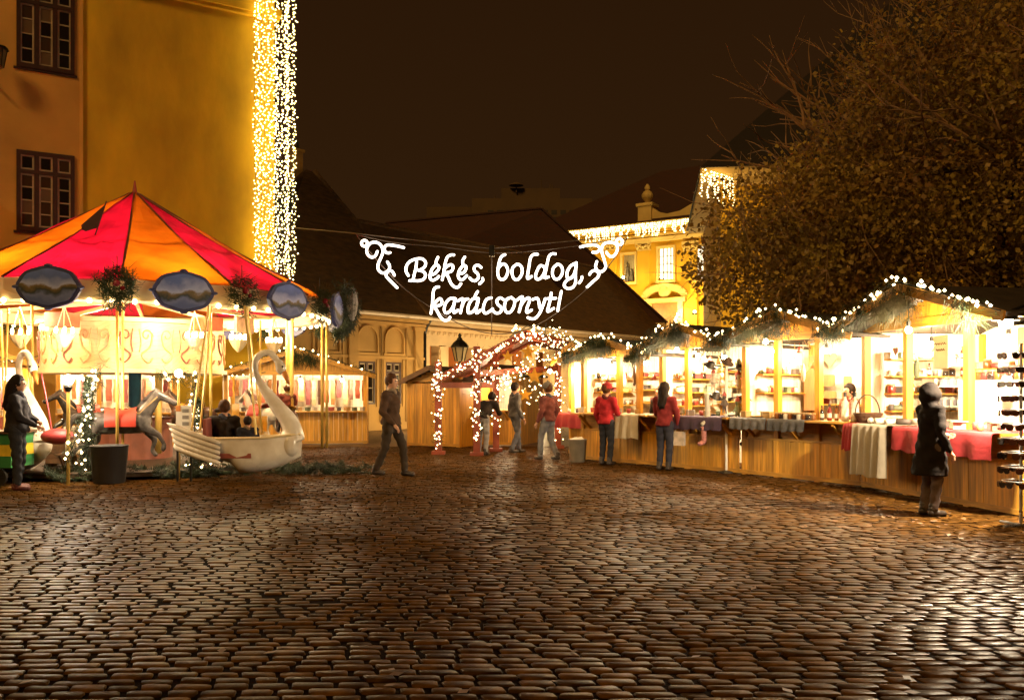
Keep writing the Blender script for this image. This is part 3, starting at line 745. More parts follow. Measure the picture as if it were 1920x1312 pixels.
# ================================================================== FIGURE BUILDERS
SKIN = mat('skin', (.52, .27, .16), .55, .1, 6, .05)
def cloth(nm, col): return mat('cloth_' + nm, col, .9, .35, 7, .3, spec=.1)
HAIRM = {'dark': mat('dark_hair', (.014, .008, .005), .6, .3, 20, .3, spec=.12), 'brown': mat('brown_hair', (.07, .028, .01), .6, .3, 20, .3, spec=.12)}
EYE = glass('eye', (.02, .015, .01), .15)
POSE0 = dict(pelvis=(0,0,.96), waist=(0,0,1.08), chest=(0,0,1.30), neck=(0,.01,1.47), head=(0,-.02,1.635), sh=(.18,0,1.41), el=(.25,.03,1.12), wr=(.25,-.10,.88), hip=(.09,0,.93), kn=(.10,-.03,.50), an=(.10,.03,.08))
def pose(**k):
    p = {}
    for n in POSE0:
        v = POSE0[n]
        for sfx, sg in (('_l', 1), ('_r', -1)):
            if n in ('sh', 'el', 'wr', 'hip', 'kn', 'an'): p[n+sfx] = Vector((v[0]*sg, v[1], v[2]))
            else: p[n] = Vector(v)
    for n, v in k.items(): p[n] = Vector(v)
    return p
def person(label, loc, face, h, jacket, trousers, hair='dark', P=None, group=None, coat=0, longhair=False, hat=None, hood=False, bag=None, shoes=(.03, .02, .015), seated=False):
    """facing -Y in local space, then turned by face (radians)"""
    P = P or pose(); k = h / 1.75
    for n in P: P[n] = P[n] * k
    t = thing('person', label, 'person', loc, face, group)
    b = MB(); hd = P['head']
    # body, one surface
    b.ball(hd, .105*k, 12, 10, (.85, .98, 1.18)); b.ball(hd + Vector((0, -.03, -.06))*k, .07*k, 10, 8); b.ball(hd + Vector((0, -.108, -.01))*k, .02*k, 6, 5, (.8, 1, 1.4))
    for s in (-1, 1): b.ball(hd + Vector((s*.092, .01, -.01))*k, .025*k, 6, 5, (.5, .9, 1.3))
    b.cap(P['neck'], hd + Vector((0, .01, -.06))*k, .058*k, .055*k)
    b.cap(P['pelvis'], P['waist'], .13*k, .12*k); b.cap(P['waist'], P['chest'], .12*k, .14*k); b.cap(P['chest'], P['neck'], .13*k, .06*k)
    hands = MB()
    for s in ('_l', '_r'):
        b.cap(P['chest'] + Vector((0, 0, .1*k)), P['sh'+s], .08*k, .062*k); b.cap(P['sh'+s], P['el'+s], .052*k, .042*k); b.cap(P['el'+s], P['wr'+s], .042*k, .028*k)
        d = (P['wr'+s] - P['el'+s]).normalized(); pm = P['wr'+s] + d*.05*k; b.cap(P['wr'+s], pm + d*.03*k, .03*k, .034*k)
        sd = d.cross(Vector((0, 1, .2))).normalized(); nrm = sd.cross(d)
        for i, fl in enumerate((.065, .075, .07, .055)):
            f0 = pm + d*.045*k + sd*(i-1.5)*.019*k
            hands.tube([f0, f0 + d*fl*.5*k + nrm*.006*k, f0 + (d*.9 + nrm*.55)*fl*k], [.009*k, .0085*k, .006*k], 5)
        th = pm + sd*.03*k * (1 if s == '_l' else -1); hands.tube([th - d*.01*k, th + (d*.4 + sd*(.5 if s == '_l' else -.5))*.05*k, th + (d + sd*(.3 if s == '_l' else -.3))*.06*k], [.011*k, .01*k, .007*k], 5)
        b.cap(P['pelvis'], P['hip'+s], .11*k, .095*k); b.cap(P['hip'+s], P['kn'+s], .085*k, .058*k); b.cap(P['kn'+s], P['an'+s], .056*k, .038*k)
    me = join_mesh(remesh(b, .02*k, 3), hands); bo = meshobj('body', me, SKIN, t)
    # jacket
    j = MB(); jr = 1.22
    hp = P['pelvis'] + (P['pelvis']-P['waist']).normalized()*.07*k; j.tube([hp, P['pelvis'], P['waist']], [.182*k, .175*k, .155*k], 16); j.cap(P['waist'], P['chest'], .15*k, .165*k, 12); j.cap(P['chest'], P['neck'] - Vector((0, 0, .03*k)), .15*k, .075*k)
    for s in ('_l', '_r'):
        j.cap(P['chest'] + Vector((0, 0, .07*k)), P['sh'+s], .10*k, .088*k); j.cap(P['sh'+s], P['el'+s], .078*k, .066*k); j.cap(P['el'+s], P['el'+s].lerp(P['wr'+s], .9), .064*k, .05*k)
    if coat:
        z0 = P['pelvis'].z - coat*k; c0 = (P['an_l'] + P['an_r']) / 2
        mid = P['pelvis'].lerp(Vector((c0.x, c0.y, P['pelvis'].z)), .5); low = Vector((mid.x, mid.y, z0))
        j.tube([P['waist'], P['pelvis'], low], [.15*k, .185*k, .24*k], 14)
    if hood: j.ball(hd + Vector((0, .03, .0))*k, .145*k, 12, 10, (.95, 1.0, 1.15)); j.cap(P['neck'], hd + Vector((0, .07, -.04))*k, .10*k, .11*k)
    jm = remesh(j, .022*k, 3, 'jacket'); ph = random.uniform(0, 6)
    for v_ in jm.vertices:
        c_ = v_.co; q_ = .007*k*(math.sin(c_.z*38/k + 3*math.sin(c_.x*11 + ph)) + .7*math.sin(c_.x*30 + c_.z*22 + ph)); v_.co = c_ + Vector((c_.x, c_.y, 0)).normalized()*q_ if c_.xy.length > .01 else c_
    meshobj('jacket', jm, cloth(jacket[0], jacket[1]), t)
    # trousers
    l = MB()
    for s in ('_l', '_r'):
        l.cap(P['pelvis'], P['hip'+s], .135*k, .112*k); l.cap(P['hip'+s], P['kn'+s], .105*k, .078*k); l.cap(P['kn'+s], P['kn'+s].lerp(P['an'+s], .93), .076*k, .064*k)
    lm = remesh(l, .022*k, 3, 'trousers')
    for v_ in lm.vertices: v_.co.y += .007*k*math.sin(v_.co.z*45/k + ph + v_.co.x*8)
    meshobj('trousers', lm, cloth(trousers[0], trousers[1]), t)
    for s in ('_l', '_r'):
        a = P['an'+s]; sh = MB().cap(a + Vector((0, .03, -.03))*k, a + Vector((0, -.15, -.045))*k, .05*k, .042*k).cap(a + Vector((0, 0, -.02))*k, a + Vector((0, .01, .06))*k, .055*k, .055*k)
        sh.v = [(x, y, max(z, a.z - .078*k)) for x, y, z in sh.v]; sh.build('shoe', mat('shoe_%.2f' % shoes[0], shoes, .5, .2), t, smooth=True)
    # head details
    if not hood:
        hm = MB().ball(hd + Vector((0, .02, .03))*k, .118*k, 12, 9, (.93, 1.0, 1.1))
        if longhair: hm.cap(hd + Vector((0, .06, .0))*k, P['neck'] + Vector((0, .10, -.16))*k, .11*k, .095*k)
        hm.v = [p for p in hm.v]
        hme = remesh(hm, .018*k, 2, 'hair')
        for v_ in hme.vertices: v_.co = v_.co + (v_.co - hd)*.05*math.sin(v_.co.x*70/k)*math.cos(v_.co.z*30/k + v_.co.y*40/k)
        hme.update(); meshobj('hair', hme, HAIRM[hair], t)
        for v_ in hme.vertices:
            if v_.co.y < hd.y - .055*k and v_.co.z < hd.z + .055*k: v_.co.y = hd.y - .045*k
    if not hood and not seated:
        MB().tube([P['neck'] + Vector((.075*math.cos(a), .07*math.sin(a) - .01, .035*math.sin(2*a) + .0))*k for a in [2*math.pi*i/14 for i in range(14)]], .038*k, 8, closed=True).build('scarf', cloth('scarf%d' % int(10*h % 3), ((.25, .18, .12), (.12, .03, .03), (.08, .08, .10))[int(10*h % 3)]), t, smooth=True)
    if hat:
        MB().lathe([(.122*k, .02*k), (.125*k, .07*k), (.10*k, .13*k), (.05*k, .165*k), (.012*k, .172*k)], 14, hd).ball(hd + Vector((0, 0, .18))*k, .025*k, 6, 5).build('hat', cloth(hat[0], hat[1]), t, smooth=True)
    for s in (-1, 1): MB().ball(hd + Vector((s*.035, -.098, .012))*k, .012*k, 6, 5).build('eye', EYE, t)
    MB().box(hd + Vector((0, -.103, -.062))*k, (.045*k, .012*k, .01*k)).build('mouth', mat('lips', (.35, .09, .07), .5), t)
    if bag:
        w0 = P['wr_r']; bg_ = MB().box(w0 + Vector((0, 0, -.26))*k, (.26*k, .1*k, .28*k))
        for dx in (-.07, .07): bg_.tube([w0 + Vector((dx, 0, -.14))*k, w0 + Vector((dx*.4, 0, -.02))*k, w0 + Vector((0, 0, -.02))*k], .008, 5)
        tag(bg_.build('carrier_bag', cloth(bag[0], bag[1]), None), bag[2], 'bag')
        o = bpy.data.objects['carrier_bag'] if False else COL.objects[-1]
        o.location = loc; o.rotation_euler = (0, 0, face)
    return t

# ================================================================== CAROUSEL
CX, CY = -7.93, 18.5; CC = Vector((CX, CY, 0))
A0 = math.atan2(-CY, -CX)
def cp(th, r, z=0): return Vector((r * math.cos(A0 + th), r * math.sin(A0 + th), z))     # carousel-local point, th = 0 towards the square
def ang(px, r, lo=-1.2, hi=1.3):
    best = min((abs(960 + F*(CX + cp(a, r).x)/(CY + cp(a, r).y) - px), a) for a in np.linspace(lo, hi, 900)); return best[1]
car = thing('carousel', 'old style carousel with red and orange tent roof, painted drum and swan boat', 'carousel', CC)
FABR = mat('red_tent_fabric', (.52, .005, .04), .7, .5, 1.3, .5, trans=.55, bscale=3); FABO = mat('orange_tent_fabric', (.56, .12, .004), .7, .5, 1.3, .5, trans=.55, bscale=3)
CREAMC = mat('cream_fabric', (.62, .50, .28), .7, .15, 3, .1, trans=.3)
RC, ZE, ZA = 4.15, 3.42, 5.66
NP = 14; s0 = ang(226, RC)
for k in range(NP):
    a, b = s0 + k*2*math.pi/NP, s0 + (k+1)*2*math.pi/NP
    m_ = MB(); n = 7; grid = []
    for i in range(n):
        t_ = i/(n-1); row = []
        for j in range(6):
            u = j/5; p = cp(a, 1).lerp(cp(b, 1), u); r_ = .12 + (RC-.12)*t_
            z = ZA + (ZE-ZA)*(t_*.93 + .07*t_**2) - .10*math.sin(math.pi*t_)*(1 - .4*math.sin(math.pi*u)) - .06*math.sin(math.pi*u)*math.sin(math.pi*t_)
            row.append(Vector((p.x*r_, p.y*r_, z + random.gauss(0, .016) + .02*math.sin(9*t_ + 3*u + k))))
        grid.append(row)
    for i in range(n-1):
        for j in range(5): m_.face([grid[i][j], grid[i][j+1], grid[i+1][j+1], grid[i+1][j]])
    m_.build('canopy_panel', FABO if k % 2 == 0 else FABR, car, smooth=True)
    MB().tube([cp(a, .12, ZA+.01), cp(a, .12+(RC-.12)*.5, (ZA+ZE)/2 - .08), cp(a, RC, ZE+.01)], .022, 6).build('canopy_rib', mat('rib_wood', (.15, .05, .02), .6), car)
    # scalloped cream valance under the roof edge
    v = MB(); pa, pb = cp(a, RC-.03), cp(b, RC-.03); nn = 12; top = []; bot = []
    for i in range(nn+1):
        p = pa.lerp(pb, i/nn); top.append(p + Vector((0, 0, ZE))); bot.append(p + Vector((0, 0, ZE-.20-.12*abs(math.sin(2*math.pi*i/nn)))))
    for i in range(nn): v.face([top[i], top[i+1], bot[i+1], bot[i]])
    v.build('valance', CREAMC, car)
MB().lathe([(.16, -.12), (.15, .02), (.05, .06), (.03, .2), (.015, .3)], 10, (0, 0, ZA)).build('finial', mat('finial_red', (.4, .05, .03), .5), car)
fp_ = cp(ang(180, 2.2), 2.0, 4.75)
MB().tube([fp_ + Vector((-.1, 0, -.3)), fp_ + Vector((.12, 0, .36))], .012, 5).face([fp_ + Vector((-.05, 0, -.14)), fp_ + Vector((.1, .0, .3)), fp_ + Vector((-.38, .05, -.08)), fp_ + Vector((-.36, .05, -.22))]).build('pennant', mat('dark_pennant', (.05, .03, .03), .8), car)
# inner lit cornice ring, ceiling
GOLDW = mat('cream_gilt', (.72, .56, .30), .5, .2, 3, .1)
MB().lathe([(3.85, 3.05), (3.95, 3.08), (3.95, 3.3), (3.8, 3.36), (3.72, 3.3), (3.72, 3.08), (3.85, 3.05)], 48, caps=False).build('cornice_ring', GOLDW, car, smooth=False)
bl = MB()
for k in range(72): bl.ball(cp(k*2*math.pi/72, 3.99, 3.06), .045, 6, 5)
o = bl.build('bulb', BULB, car); o['kind'] = 'stuff'
for k in range(6): plight(car, cp(k*2*math.pi/6 + .25, 2.9, 2.98), 330, (1, .74, .38), .06)
for r_, z in ((1.3, 4.55), (2.5, 3.98)): MB().tube([cp(2*math.pi*i/28, r_, z) for i in range(28)], .035, 6, closed=True).build('purlin_ring', mat('rib_wood', (.15, .05, .02), .6), car)
for k in range(7): MB().tube([cp(k*.9+.2, .15, 3.6), cp(k*.9+.35, 2.5, 3.98)], .03, 6).build('strut', mat('rib_wood', (.15, .05, .02), .6), car)
for k in range(14):
    m_ = MB().bar(cp(k*2*math.pi/14 + s0, .2, 3.45), cp(k*2*math.pi/14 + s0, 3.75, 3.33), .05, .08); m_.build('roof_spoke', GOLDW, car)
# painted drum
def drum_mat():
    m = mat('painted_drum', (.78, .62, .36), .5, .1, 1.1, .2, col2=(.66, .30, .12))
    nt = m.node_tree; N = nt.nodes; L = nt.links; b = N['Principled BSDF']
    src = b.inputs['Base Color'].links[0].from_socket
    wv = N.new('ShaderNodeTexWave'); wv.wave_type = 'RINGS'; wv.inputs['Scale'].default_value = 2.1; wv.inputs['Distortion'].default_value = 7; wv.inputs['Detail'].default_value = 1.5
    tc = N.new('ShaderNodeTexCoord'); L.new(tc.outputs['Object'], wv.inputs['Vector'])
    rp = N.new('ShaderNodeValToRGB'); rp.color_ramp.elements[0].position = .42; rp.color_ramp.elements[0].color = (1, 1, 1, 1); rp.color_ramp.elements[1].position = .5; rp.color_ramp.elements[1].color = (.62, .28, .16, 1)
    e = rp.color_ramp.elements.new(.58); e.color = (1, 1, 1, 1)
    L.new(wv.outputs['Fac'], rp.inputs[0])
    mx = N.new('ShaderNodeMix'); mx.data_type = 'RGBA'; mx.blend_type = 'MULTIPLY'; mx.inputs[0].default_value = .8
    L.new(src, mx.inputs[6]); L.new(rp.outputs[0], mx.inputs[7]); L.new(mx.outputs[2], b.inputs['Base Color'])
    return m
DR_ = 1.78
drum = MB().lathe([(DR_-.1, 1.93), (DR_, 1.97), (DR_, 2.88), (DR_-.06, 2.93)], 40, caps=True).build('drum', drum_mat(), car)
SCR = mat('scroll_gilt', (.62, .34, .14), .4, .3, 4, 0)
for k in range(14):                                       # raised scrollwork, one flourish per panel
    th = -1.35 + k*.21; m_ = MB(); sg = 1 if k % 2 else -1
    def dp(u, z, e=.02): return cp(th + u/DR_, DR_ + e, z)
    sp = [dp(sg*(.10*math.cos(a)*(1-a/9)), 2.62 + .12*math.sin(a)*(1-a/9)) for a in [i*.45 for i in range(16)]]
    m_.tube(sp, .014, 5); m_.tube(catmull([dp(sg*.1, 2.62), dp(sg*.06, 2.4), dp(-sg*.09, 2.25), dp(sg*.02, 2.1), dp(sg*.1, 2.18)], 5), .017, 5)
    m_.tube(catmull([dp(-sg*.13, 2.75), dp(-sg*.1, 2.5), dp(-sg*.13, 2.3)], 5), .011, 5)
    m_.build('scrollwork', SCR if k % 3 else mat('scroll_dark', (.22, .08, .05), .5), drum, smooth=True)
MB().lathe([(DR_+.06, 1.9), (DR_+.07, 1.97), (DR_+.01, 1.975)], 40, caps=False).build('drum_moulding', GOLDW, drum); MB().lathe([(DR_+.01, 2.87), (DR_+.07, 2.88), (DR_+.06, 2.96)], 40, caps=False).build('drum_moulding', GOLDW, drum)
for px_ in (110, 395):                                    # small red plaques on the drum shoulder
    MB().box(cp(ang(px_, 2.4), 2.3, 2.86), (.42, .42, .26), Matrix.Rotation(A0 + ang(px_, 2.4), 3, 'Z')).build('plaque', mat('plaque_red', (.45, .10, .04), .5, .4, 5), car)
MB().lathe([(.16, .15), (.13, .5), (.12, 1.95)], 14).build('centre_column', mat('teal_paint', (.03, .10, .14), .35, .25, 5), car, smooth=True)
plat = MB().lathe([(3.36, .04), (3.4, .06), (3.4, .13), (3.35, .15)], 48).build('platform', mat('platform_wood', (.045, .024, .012), .6, .4, 3), car)
MB().lathe([(3.42, .06), (3.42, .11)], 48, caps=False).build('platform_trim', mat('trim_dark', (.08, .045, .02), .5), plat)
# drums machinery skirt
MB().lathe([(.75, .15), (.72, .95), (.78, 1.0)], 20).build('machinery_skirt', mat('skirt_red', (.22, .07, .04), .6, .4, 3), car)
# medallions and wreaths round the rim
MEDF = mat('medallion_frame', (.04, .045, .15), .45, .3, 6, .2)
def med_mat():
    m = bpy.data.materials.new('painted_landscape'); m.use_nodes = True; N = m.node_tree.nodes; L = m.node_tree.links; b = N['Principled BSDF']
    tc = N.new('ShaderNodeTexCoord'); sx = N.new('ShaderNodeSeparateXYZ'); ns = N.new('ShaderNodeTexNoise'); ns.inputs['Scale'].default_value = 3.2; ns.inputs['Detail'].default_value = 5; ns.noise_dimensions = '4D'; oi_ = N.new('ShaderNodeObjectInfo'); ml_ = N.new('ShaderNodeMath'); ml_.operation = 'MULTIPLY'; ml_.inputs[1].default_value = 60; L.new(oi_.outputs['Random'], ml_.inputs[0]); L.new(ml_.outputs[0], ns.inputs['W'])
    L.new(tc.outputs['Object'], ns.inputs['Vector']); L.new(tc.outputs['Object'], sx.inputs[0])
    ad = N.new('ShaderNodeMath'); ad.operation = 'MULTIPLY_ADD'; ad.inputs[1].default_value = .55; L.new(ns.outputs['Fac'], ad.inputs[0]); L.new(sx.outputs['Z'], ad.inputs[2])
    r = N.new('ShaderNodeValToRGB'); E = r.color_ramp.elements
    E[0].position = .02; E[0].color = (.08, .11, .28, 1); E[1].position = .62; E[1].color = (.14, .21, .60, 1)
    for p, c in ((.10, (.14, .17, .36, 1)), (.17, (.02, .03, .03, 1)), (.24, (.16, .11, .04, 1)), (.28, (.36, .40, .66, 1)), (.45, (.09, .14, .40, 1))): e = E.new(p); e.color = c
    L.new(ad.outputs[0], r.inputs[0]); L.new(r.outputs[0], b.inputs['Base Color']); b.inputs['Roughness'].default_value = .4
    return m
MEDP = med_mat()
def oval(w_, h_, n=32, wob=.018): return [(w_*math.cos(a)*(1 + wob*math.cos(8*a)), h_*math.sin(a)*(1 + wob*math.cos(8*a))) for a in [2*math.pi*i/n for i in range(n)]]
def rim_items():
    t0, t1 = ang(90, 4.3), ang(345, 4.3); st = (t1 - t0) / 2
    for k in range(24):
        th = t0 + k*st
        if k*st > 2*math.pi - st*.6: break
        rot = Matrix.Rotation(A0 + th + math.pi/2, 4, 'Z'); loc = cp(th, 4.27, 3.24)
        if k % 2 == 0:
            o = MB().prism(oval(.50, .345), -.03, .04).build('medallion', MEDF, car); o.location = loc; o.rotation_euler = (0, 0, A0 + th + math.pi/2)
            q = MB().prism(oval(.44, .29, wob=.03), -.045, -.031).build('painting', MEDP, o)
            [MB().ball((bx0, -.02, bz0), .045, 8, 6, (1.5, .6, .7)).build('boss', MEDF, o) for bx0, bz0 in ((0, .35), (-.5, 0), (.5, 0), (0, -.35))]
        else:
            m_ = MB(); pts = [Vector((.2*math.cos(a), -.05, .2*math.sin(a))) for a in [2*math.pi*i/16 for i in range(16)]]
            needles(m_, pts, 46, .17, .055, .009); needles(m_, [(0, -.06, -.3), (.1, -.06, -.36), (-.08, -.05, -.34)], 40, .16, .06, .008, .8)
            o = m_.build('wreath', FIR, car); o.location = loc + Vector((0, 0, .06)); o.rotation_euler = (0, 0, A0 + th + math.pi/2)
            MB().tube([(0, .0, .2), (0, 0, .48)], .008, 4).build('hook', WIRE, o)
            MB().ball((0, -.12, .02), .06, 8, 6).ball((.09, -.12, -.06), .04, 6, 5).build('bauble', mat('bauble_red', (.25, .02, .03), .25), o)
rim_items()
# side garland with bow and silver cone at the right rim
th = ang(668, 4.35, .6, 1.5)
m_ = MB(); gp = catmull([cp(th-.05, 4.4, 3.75), cp(th+.04, 4.55, 3.35), cp(th-.02, 4.4, 2.95), cp(th-.14, 4.2, 2.75)], 8); needles(m_, gp, 60, .16, .06, .008, .4)
needles(m_, [cp(th-.12, 4.35, z) for z in (3.5, 3.35, 3.2, 3.7)], 70, .17, .1, .009)
m_.build('fir_garland', FIR, car)
MB().lathe([(.02, .36), (.10, .2), (.13, 0), (.09, -.25), (.03, -.38)], 10, cp(th-.03, 4.5, 3.45)).build('silver_cone', mat('silver_ornament', (.35, .32, .3), .35, .4, 18, .8, metal=.4), car)
MB().tube([cp(th+.05, 4.55, 3.75), cp(th+.02, 4.55, 3.45), cp(th-.0, 4.52, 3.2)], [.03, .06, .02], 7).build('red_ribbon', mat('bauble_red', (.25, .02, .03), .25), car)
# brass poles and slanted hangers
BRASS = mat('brass_pole', (.62, .40, .09), .35, .25, 4, .1, metal=.3)
def pole(px, r, z0, z1, rad=.028, lo=-1.4, hi=1.6):
    a = ang(px, r, lo, hi); MB().tube([cp(a, r, z0), cp(a, r, z1)], rad, 8).build('pole', BRASS, car, smooth=True); return a
pole(220, 3.2, .15, 3.3); pole(577, 3.2, .15, 3.3, .045, .2, 1.5); pole(620, 3.1, .9, 3.3, .03, 1.2, 2.3); pole(632, 3.2, .9, 3.3, .03, 1.2, 2.3)
a_ = pole(681, 3.95, .3, 3.1, .03, .8, 1.7); pole(673, 3.85, .3, 3.1, .03, .8, 1.7); pole(395, 2.6, .3, 3.2, .03, -1, .9); pole(297, 1.2, .3, 1.9, .07); pole(60, 2.6, .3, 3.2)
# chandeliers
for px_, r_ in ((365, 2.5), (447, 2.7), (527, 2.9), (38, 2.8), (120, 3.0)):
    a = ang(px_, r_, -1.4, 1.2); c = cp(a, r_, 2.52); m_ = MB()
    m_.lathe([(.02, -.2), (.10, -.12), (.17, 0), (.19, .04), (.08, .05)], 12, c); 
    for i in range(3): m_.tube([c + Vector((.17*math.cos(i*2.1), .17*math.sin(i*2.1), .04)), c + Vector((0, 0, .55))], .008, 4)
    ch = m_.build('chandelier', GOLDW, car)
    b_ = MB()
    for i in range(6): b_.ball(c + Vector((.15*math.cos(i*1.05), .15*math.sin(i*1.05), .1)), .04, 6, 6, (.8, .8, 1.5))
    b_.build('candle_bulb', BULB, ch)['kind'] = 'stuff'
for px_ in (470, 525, 585):
    a = ang(px_, 2.9, -1, 1.5); MB().lathe([(3.0, 0)], 3) if False else None
    MB().box(cp(a, 2.75, 2.86), (.06, .55, .3), Matrix.Rotation(A0 + a, 3, 'Z')).build('ceiling_plaque', mat('plaque_cream', (.7, .5, .3), .5, .4, 6), car)

# ---- swan boats
def swan(px, foot_y):
    Yw = F*1.45/(foot_y - YH)      # hull bottom hangs 15 cm above the stones
    loc = W(px, foot_y, Yw); loc.z = .13
    t = bpy.data.objects.new('swan_boat', None); COL.objects.link(t); t.parent = car; t.location = loc - CC; t.rotation_euler = (0, 0, .10)
    hull = MB(); secs = []
    N_ = 15; n = 18
    for i in range(N_):
        u = i/(N_-1); x = -1.02 + 2.06*u
        wd = .40*math.sin(math.pi*min(1, .10 + .86*u))**.55; bot = .0 + .36*(1-u)**2.2 * 1.6*(u < .5) + .10*max(0, u-.55)**2*14; rim = .62 + .13*max(0, .3-u)*2.2 + .06*max(0, u-.7)*3
        bot = min(bot, rim-.12)
        ring = []
        for k in range(n):
            a = math.pi*(k/(n-1)); ring.append((x, -wd*math.cos(a)*(.86+.14*math.sin(a)), rim - (rim-bot)*math.sin(a)**.75))
        secs.append(ring)
    o = 0
    hull.v = [p for r in secs for p in r]
    for i in range(N_-1):
        for k in range(n-1): hull.f.append((i*n+k, (i+1)*n+k, (i+1)*n+k+1, i*n+k+1))
    hull.f.append(tuple(range(n))); hull.f.append(tuple((N_-1)*n + k for k in reversed(range(n))))
    SW = mat('swan_white', (.74, .68, .58), .25, .2, 2.5, .08, col2=(.56, .47, .35))
    h_ = hull.build('hull', SW, t, smooth=True)
    MB().tube([secs[i][0] for i in range(N_)], .025, 6).tube([secs[i][-1] for i in range(N_)], .025, 6).build('rim', GOLDW, h_)
    MB().bx(-.55, -.5, -.34, .34, .3, .95).bx(-.5, .25, -.33, .33, .28, .36).build('bench', mat('bench_red', (.25, .06, .04), .6), t)
    for s in (-1, 1):
        for k in range(5):
            f_ = MB(); z = .76 - .085*k; f_.tube(catmull([(-.25, s*(.40), z-.22), (-.65, s*.40, z-.08), (-.98, s*.33, z+.05), (-1.16+.04*k, s*.26, z+.12)], 4), [.03, .038, .045, .048, .05, .05, .05, .047, .043, .038, .03, .02, .006], 8); f_.build('feather', SW, t, smooth=True)
    nk = catmull([(.92, 0, .55), (.86, 0, .85), (.62, 0, 1.18), (.40, 0, 1.48), (.26, 0, 1.78), (.30, 0, 2.02), (.48, 0, 2.10), (.62, 0, 1.98), (.70, 0, 1.82)], 5)
    m_ = len(nk); rr = [.20 - .143*min(1, (i/m_)*2.2) + .02*(i/m_ > .9) for i in range(m_)]
    hb_ = MB().tube(nk, rr, 12); hb_.ball((.70, 0, 1.82), .095, 10, 8, (1, .85, 1.15)); hb_.ball((.85, 0, .5), .27, 12, 10, (.8, .9, 1))
    ne = meshobj('neck', remesh(hb_, .022, 4, 'neck'), SW, t)
    MB().tube([(.73, 0, 1.78), (.80, 0, 1.64), (.84, 0, 1.54)], [.055, .04, .012], 8).build('beak', mat('beak_orange', (.55, .2, .03), .4), ne, smooth=True)
    for s in (-1, 1): MB().ball((.74, s*.075, 1.85), .018, 6, 5).build('eye', EYE, ne)
    for s in (-1, 1):
        MB().tube([(.33, s*.3, .68), (.10, s*.1, 2.9)], .02, 6).build('hanger', BRASS, t); MB().tube([(-.75, s*.3, .72), (-.5, s*.1, 2.9)], .02, 6).build('hanger', BRASS, t)
    return t, loc
sw1, sw1loc = swan(450, 884)
sw2, sw2loc = swan(20, 880)
sw2.rotation_euler = (0, 0, -.55)

# ---- horses
def horse_meshes():
    b = MB()
    b.cap((-.38, 0, .72), (.32, 0, .74), .19, .20, 12); b.cap((.3, 0, .78), (.52, 0, 1.12), .16, .105); b.cap((.52, 0, 1.12), (.60, 0, 1.24), .10, .09)
    b.cap((.60, 0, 1.24), (.86, 0, 1.10), .085, .055); b.ball((.88, 0, 1.08), .062, 8, 6); b.cap((-.38, 0, .74), (-.44, 0, .74), .2, .18)
    for s in (-1, 1): b.cap((.56, s*.05, 1.32), (.54, s*.06, 1.42), .03, .01)
    for s, x, k1, k2, k3 in ((1, .34, (.55, .42), (.50, .22), (.56, .15)), (-1, .34, (.62, .52), (.72, .34), (.70, .26)), (1, -.42, (-.40, .42), (-.58, .22), (-.60, .12)), (-1, -.42, (-.52, .42), (-.72, .28), (-.78, .20))):
        b.cap((x, s*.1, .68), (k1[0], s*.11, k1[1]), .10, .055); b.cap((k1[0], s*.11, k1[1]), (k2[0], s*.11, k2[1]), .05, .035); b.cap((k2[0], s*.11, k2[1]), (k3[0], s*.11, k3[1]), .04, .048)
    me = remesh(b, .024, 4, 'horse_body')
    mane = MB()
    for i in range(9):
        t_ = i/8; c = Vector((.28+.30*t_, 0, .95+.36*t_)); mane.cap(c, c + Vector((-.12, random.uniform(-.05, .05), -.03)), .045, .015, 6)
    tail = MB().tube(catmull([(-.55, 0, .82), (-.72, 0, .86), (-.84, 0, .7), (-.86, 0, .45)], 4), [.03, .05, .06, .065, .065, .06, .06, .055, .05, .045, .04, .03, .01], 7)
    return me, remesh(mane, .02, 2, 'mane'), tail.mesh('tail', True)
HM = horse_meshes()
SADM = MB().lathe([(.235, -.2), (.24, 0), (.235, .2)], 16).v
def horse(th, r, z, coat_, sad, name='horse'):
    o = bpy.data.objects.new('horse', None); COL.objects.link(o); o.parent = car
    o.location = cp(th, r, z); o.rotation_euler = (0, 0, A0 + th + math.pi/2)
    def dupm(nm, me, m):
        q = bpy.data.objects.new(nm, me.copy()); q.data.materials.clear(); q.data.materials.append(m); COL.objects.link(q); q.parent = o; return q
    dupm('horse_body', HM[0], coat_); dupm('mane', HM[1], mat('mane_dark', (.03, .02, .015), .6)); dupm('tail', HM[2], mat('mane_dark', (.03, .02, .015), .6))
    sd = MB(); n = 12
    for i in range(4):
        x = -.26 + .17*i
        for k in range(n):
            a = -.3 + (math.pi+.6)*k/(n-1); rr_ = .235 + (.05 if i in (0, 3) and 3 < k < 8 else 0); sd.v.append((x, rr_*math.cos(a), .74 + rr_*math.sin(a)))
    for i in range(3):
        for k in range(n-1): sd.f.append((i*n+k, i*n+k+1, (i+1)*n+k+1, (i+1)*n+k))
    sd.build('saddle', sad, o, smooth=True)
    MB().tube([(.60, .09, 1.2), (.3, .2, .9), (.1, .05, 1.02), (.3, -.2, .9), (.60, -.09, 1.2)], .012, 5).build('reins', mat('trim_gilt', (.35, .2, .07), .5), o)
    MB().tube([(.02, 0, -.1), (.02, 0, 3.2-z)], .024, 8).build('pole', BRASS, o)
    return o
DKH = mat('horse_grey', (.085, .07, .06), .22, .7, 7, .05); BRH = mat('horse_brown', (.09, .04, .02), .4, .3, 3, .05); WHH = mat('horse_white', (.5, .45, .38), .4, .2, 3, .05)
REDP = mat('saddle_red', (.45, .04, .02), .45, .2); YELP = mat('saddle_yellow', (.55, .30, .03), .45, .2)
horse(ang(228, 2.95), 2.95, .25, DKH, REDP); hR = horse(ang(640, 3.15, .2, 1.5), 3.15, .2, BRH, YELP)
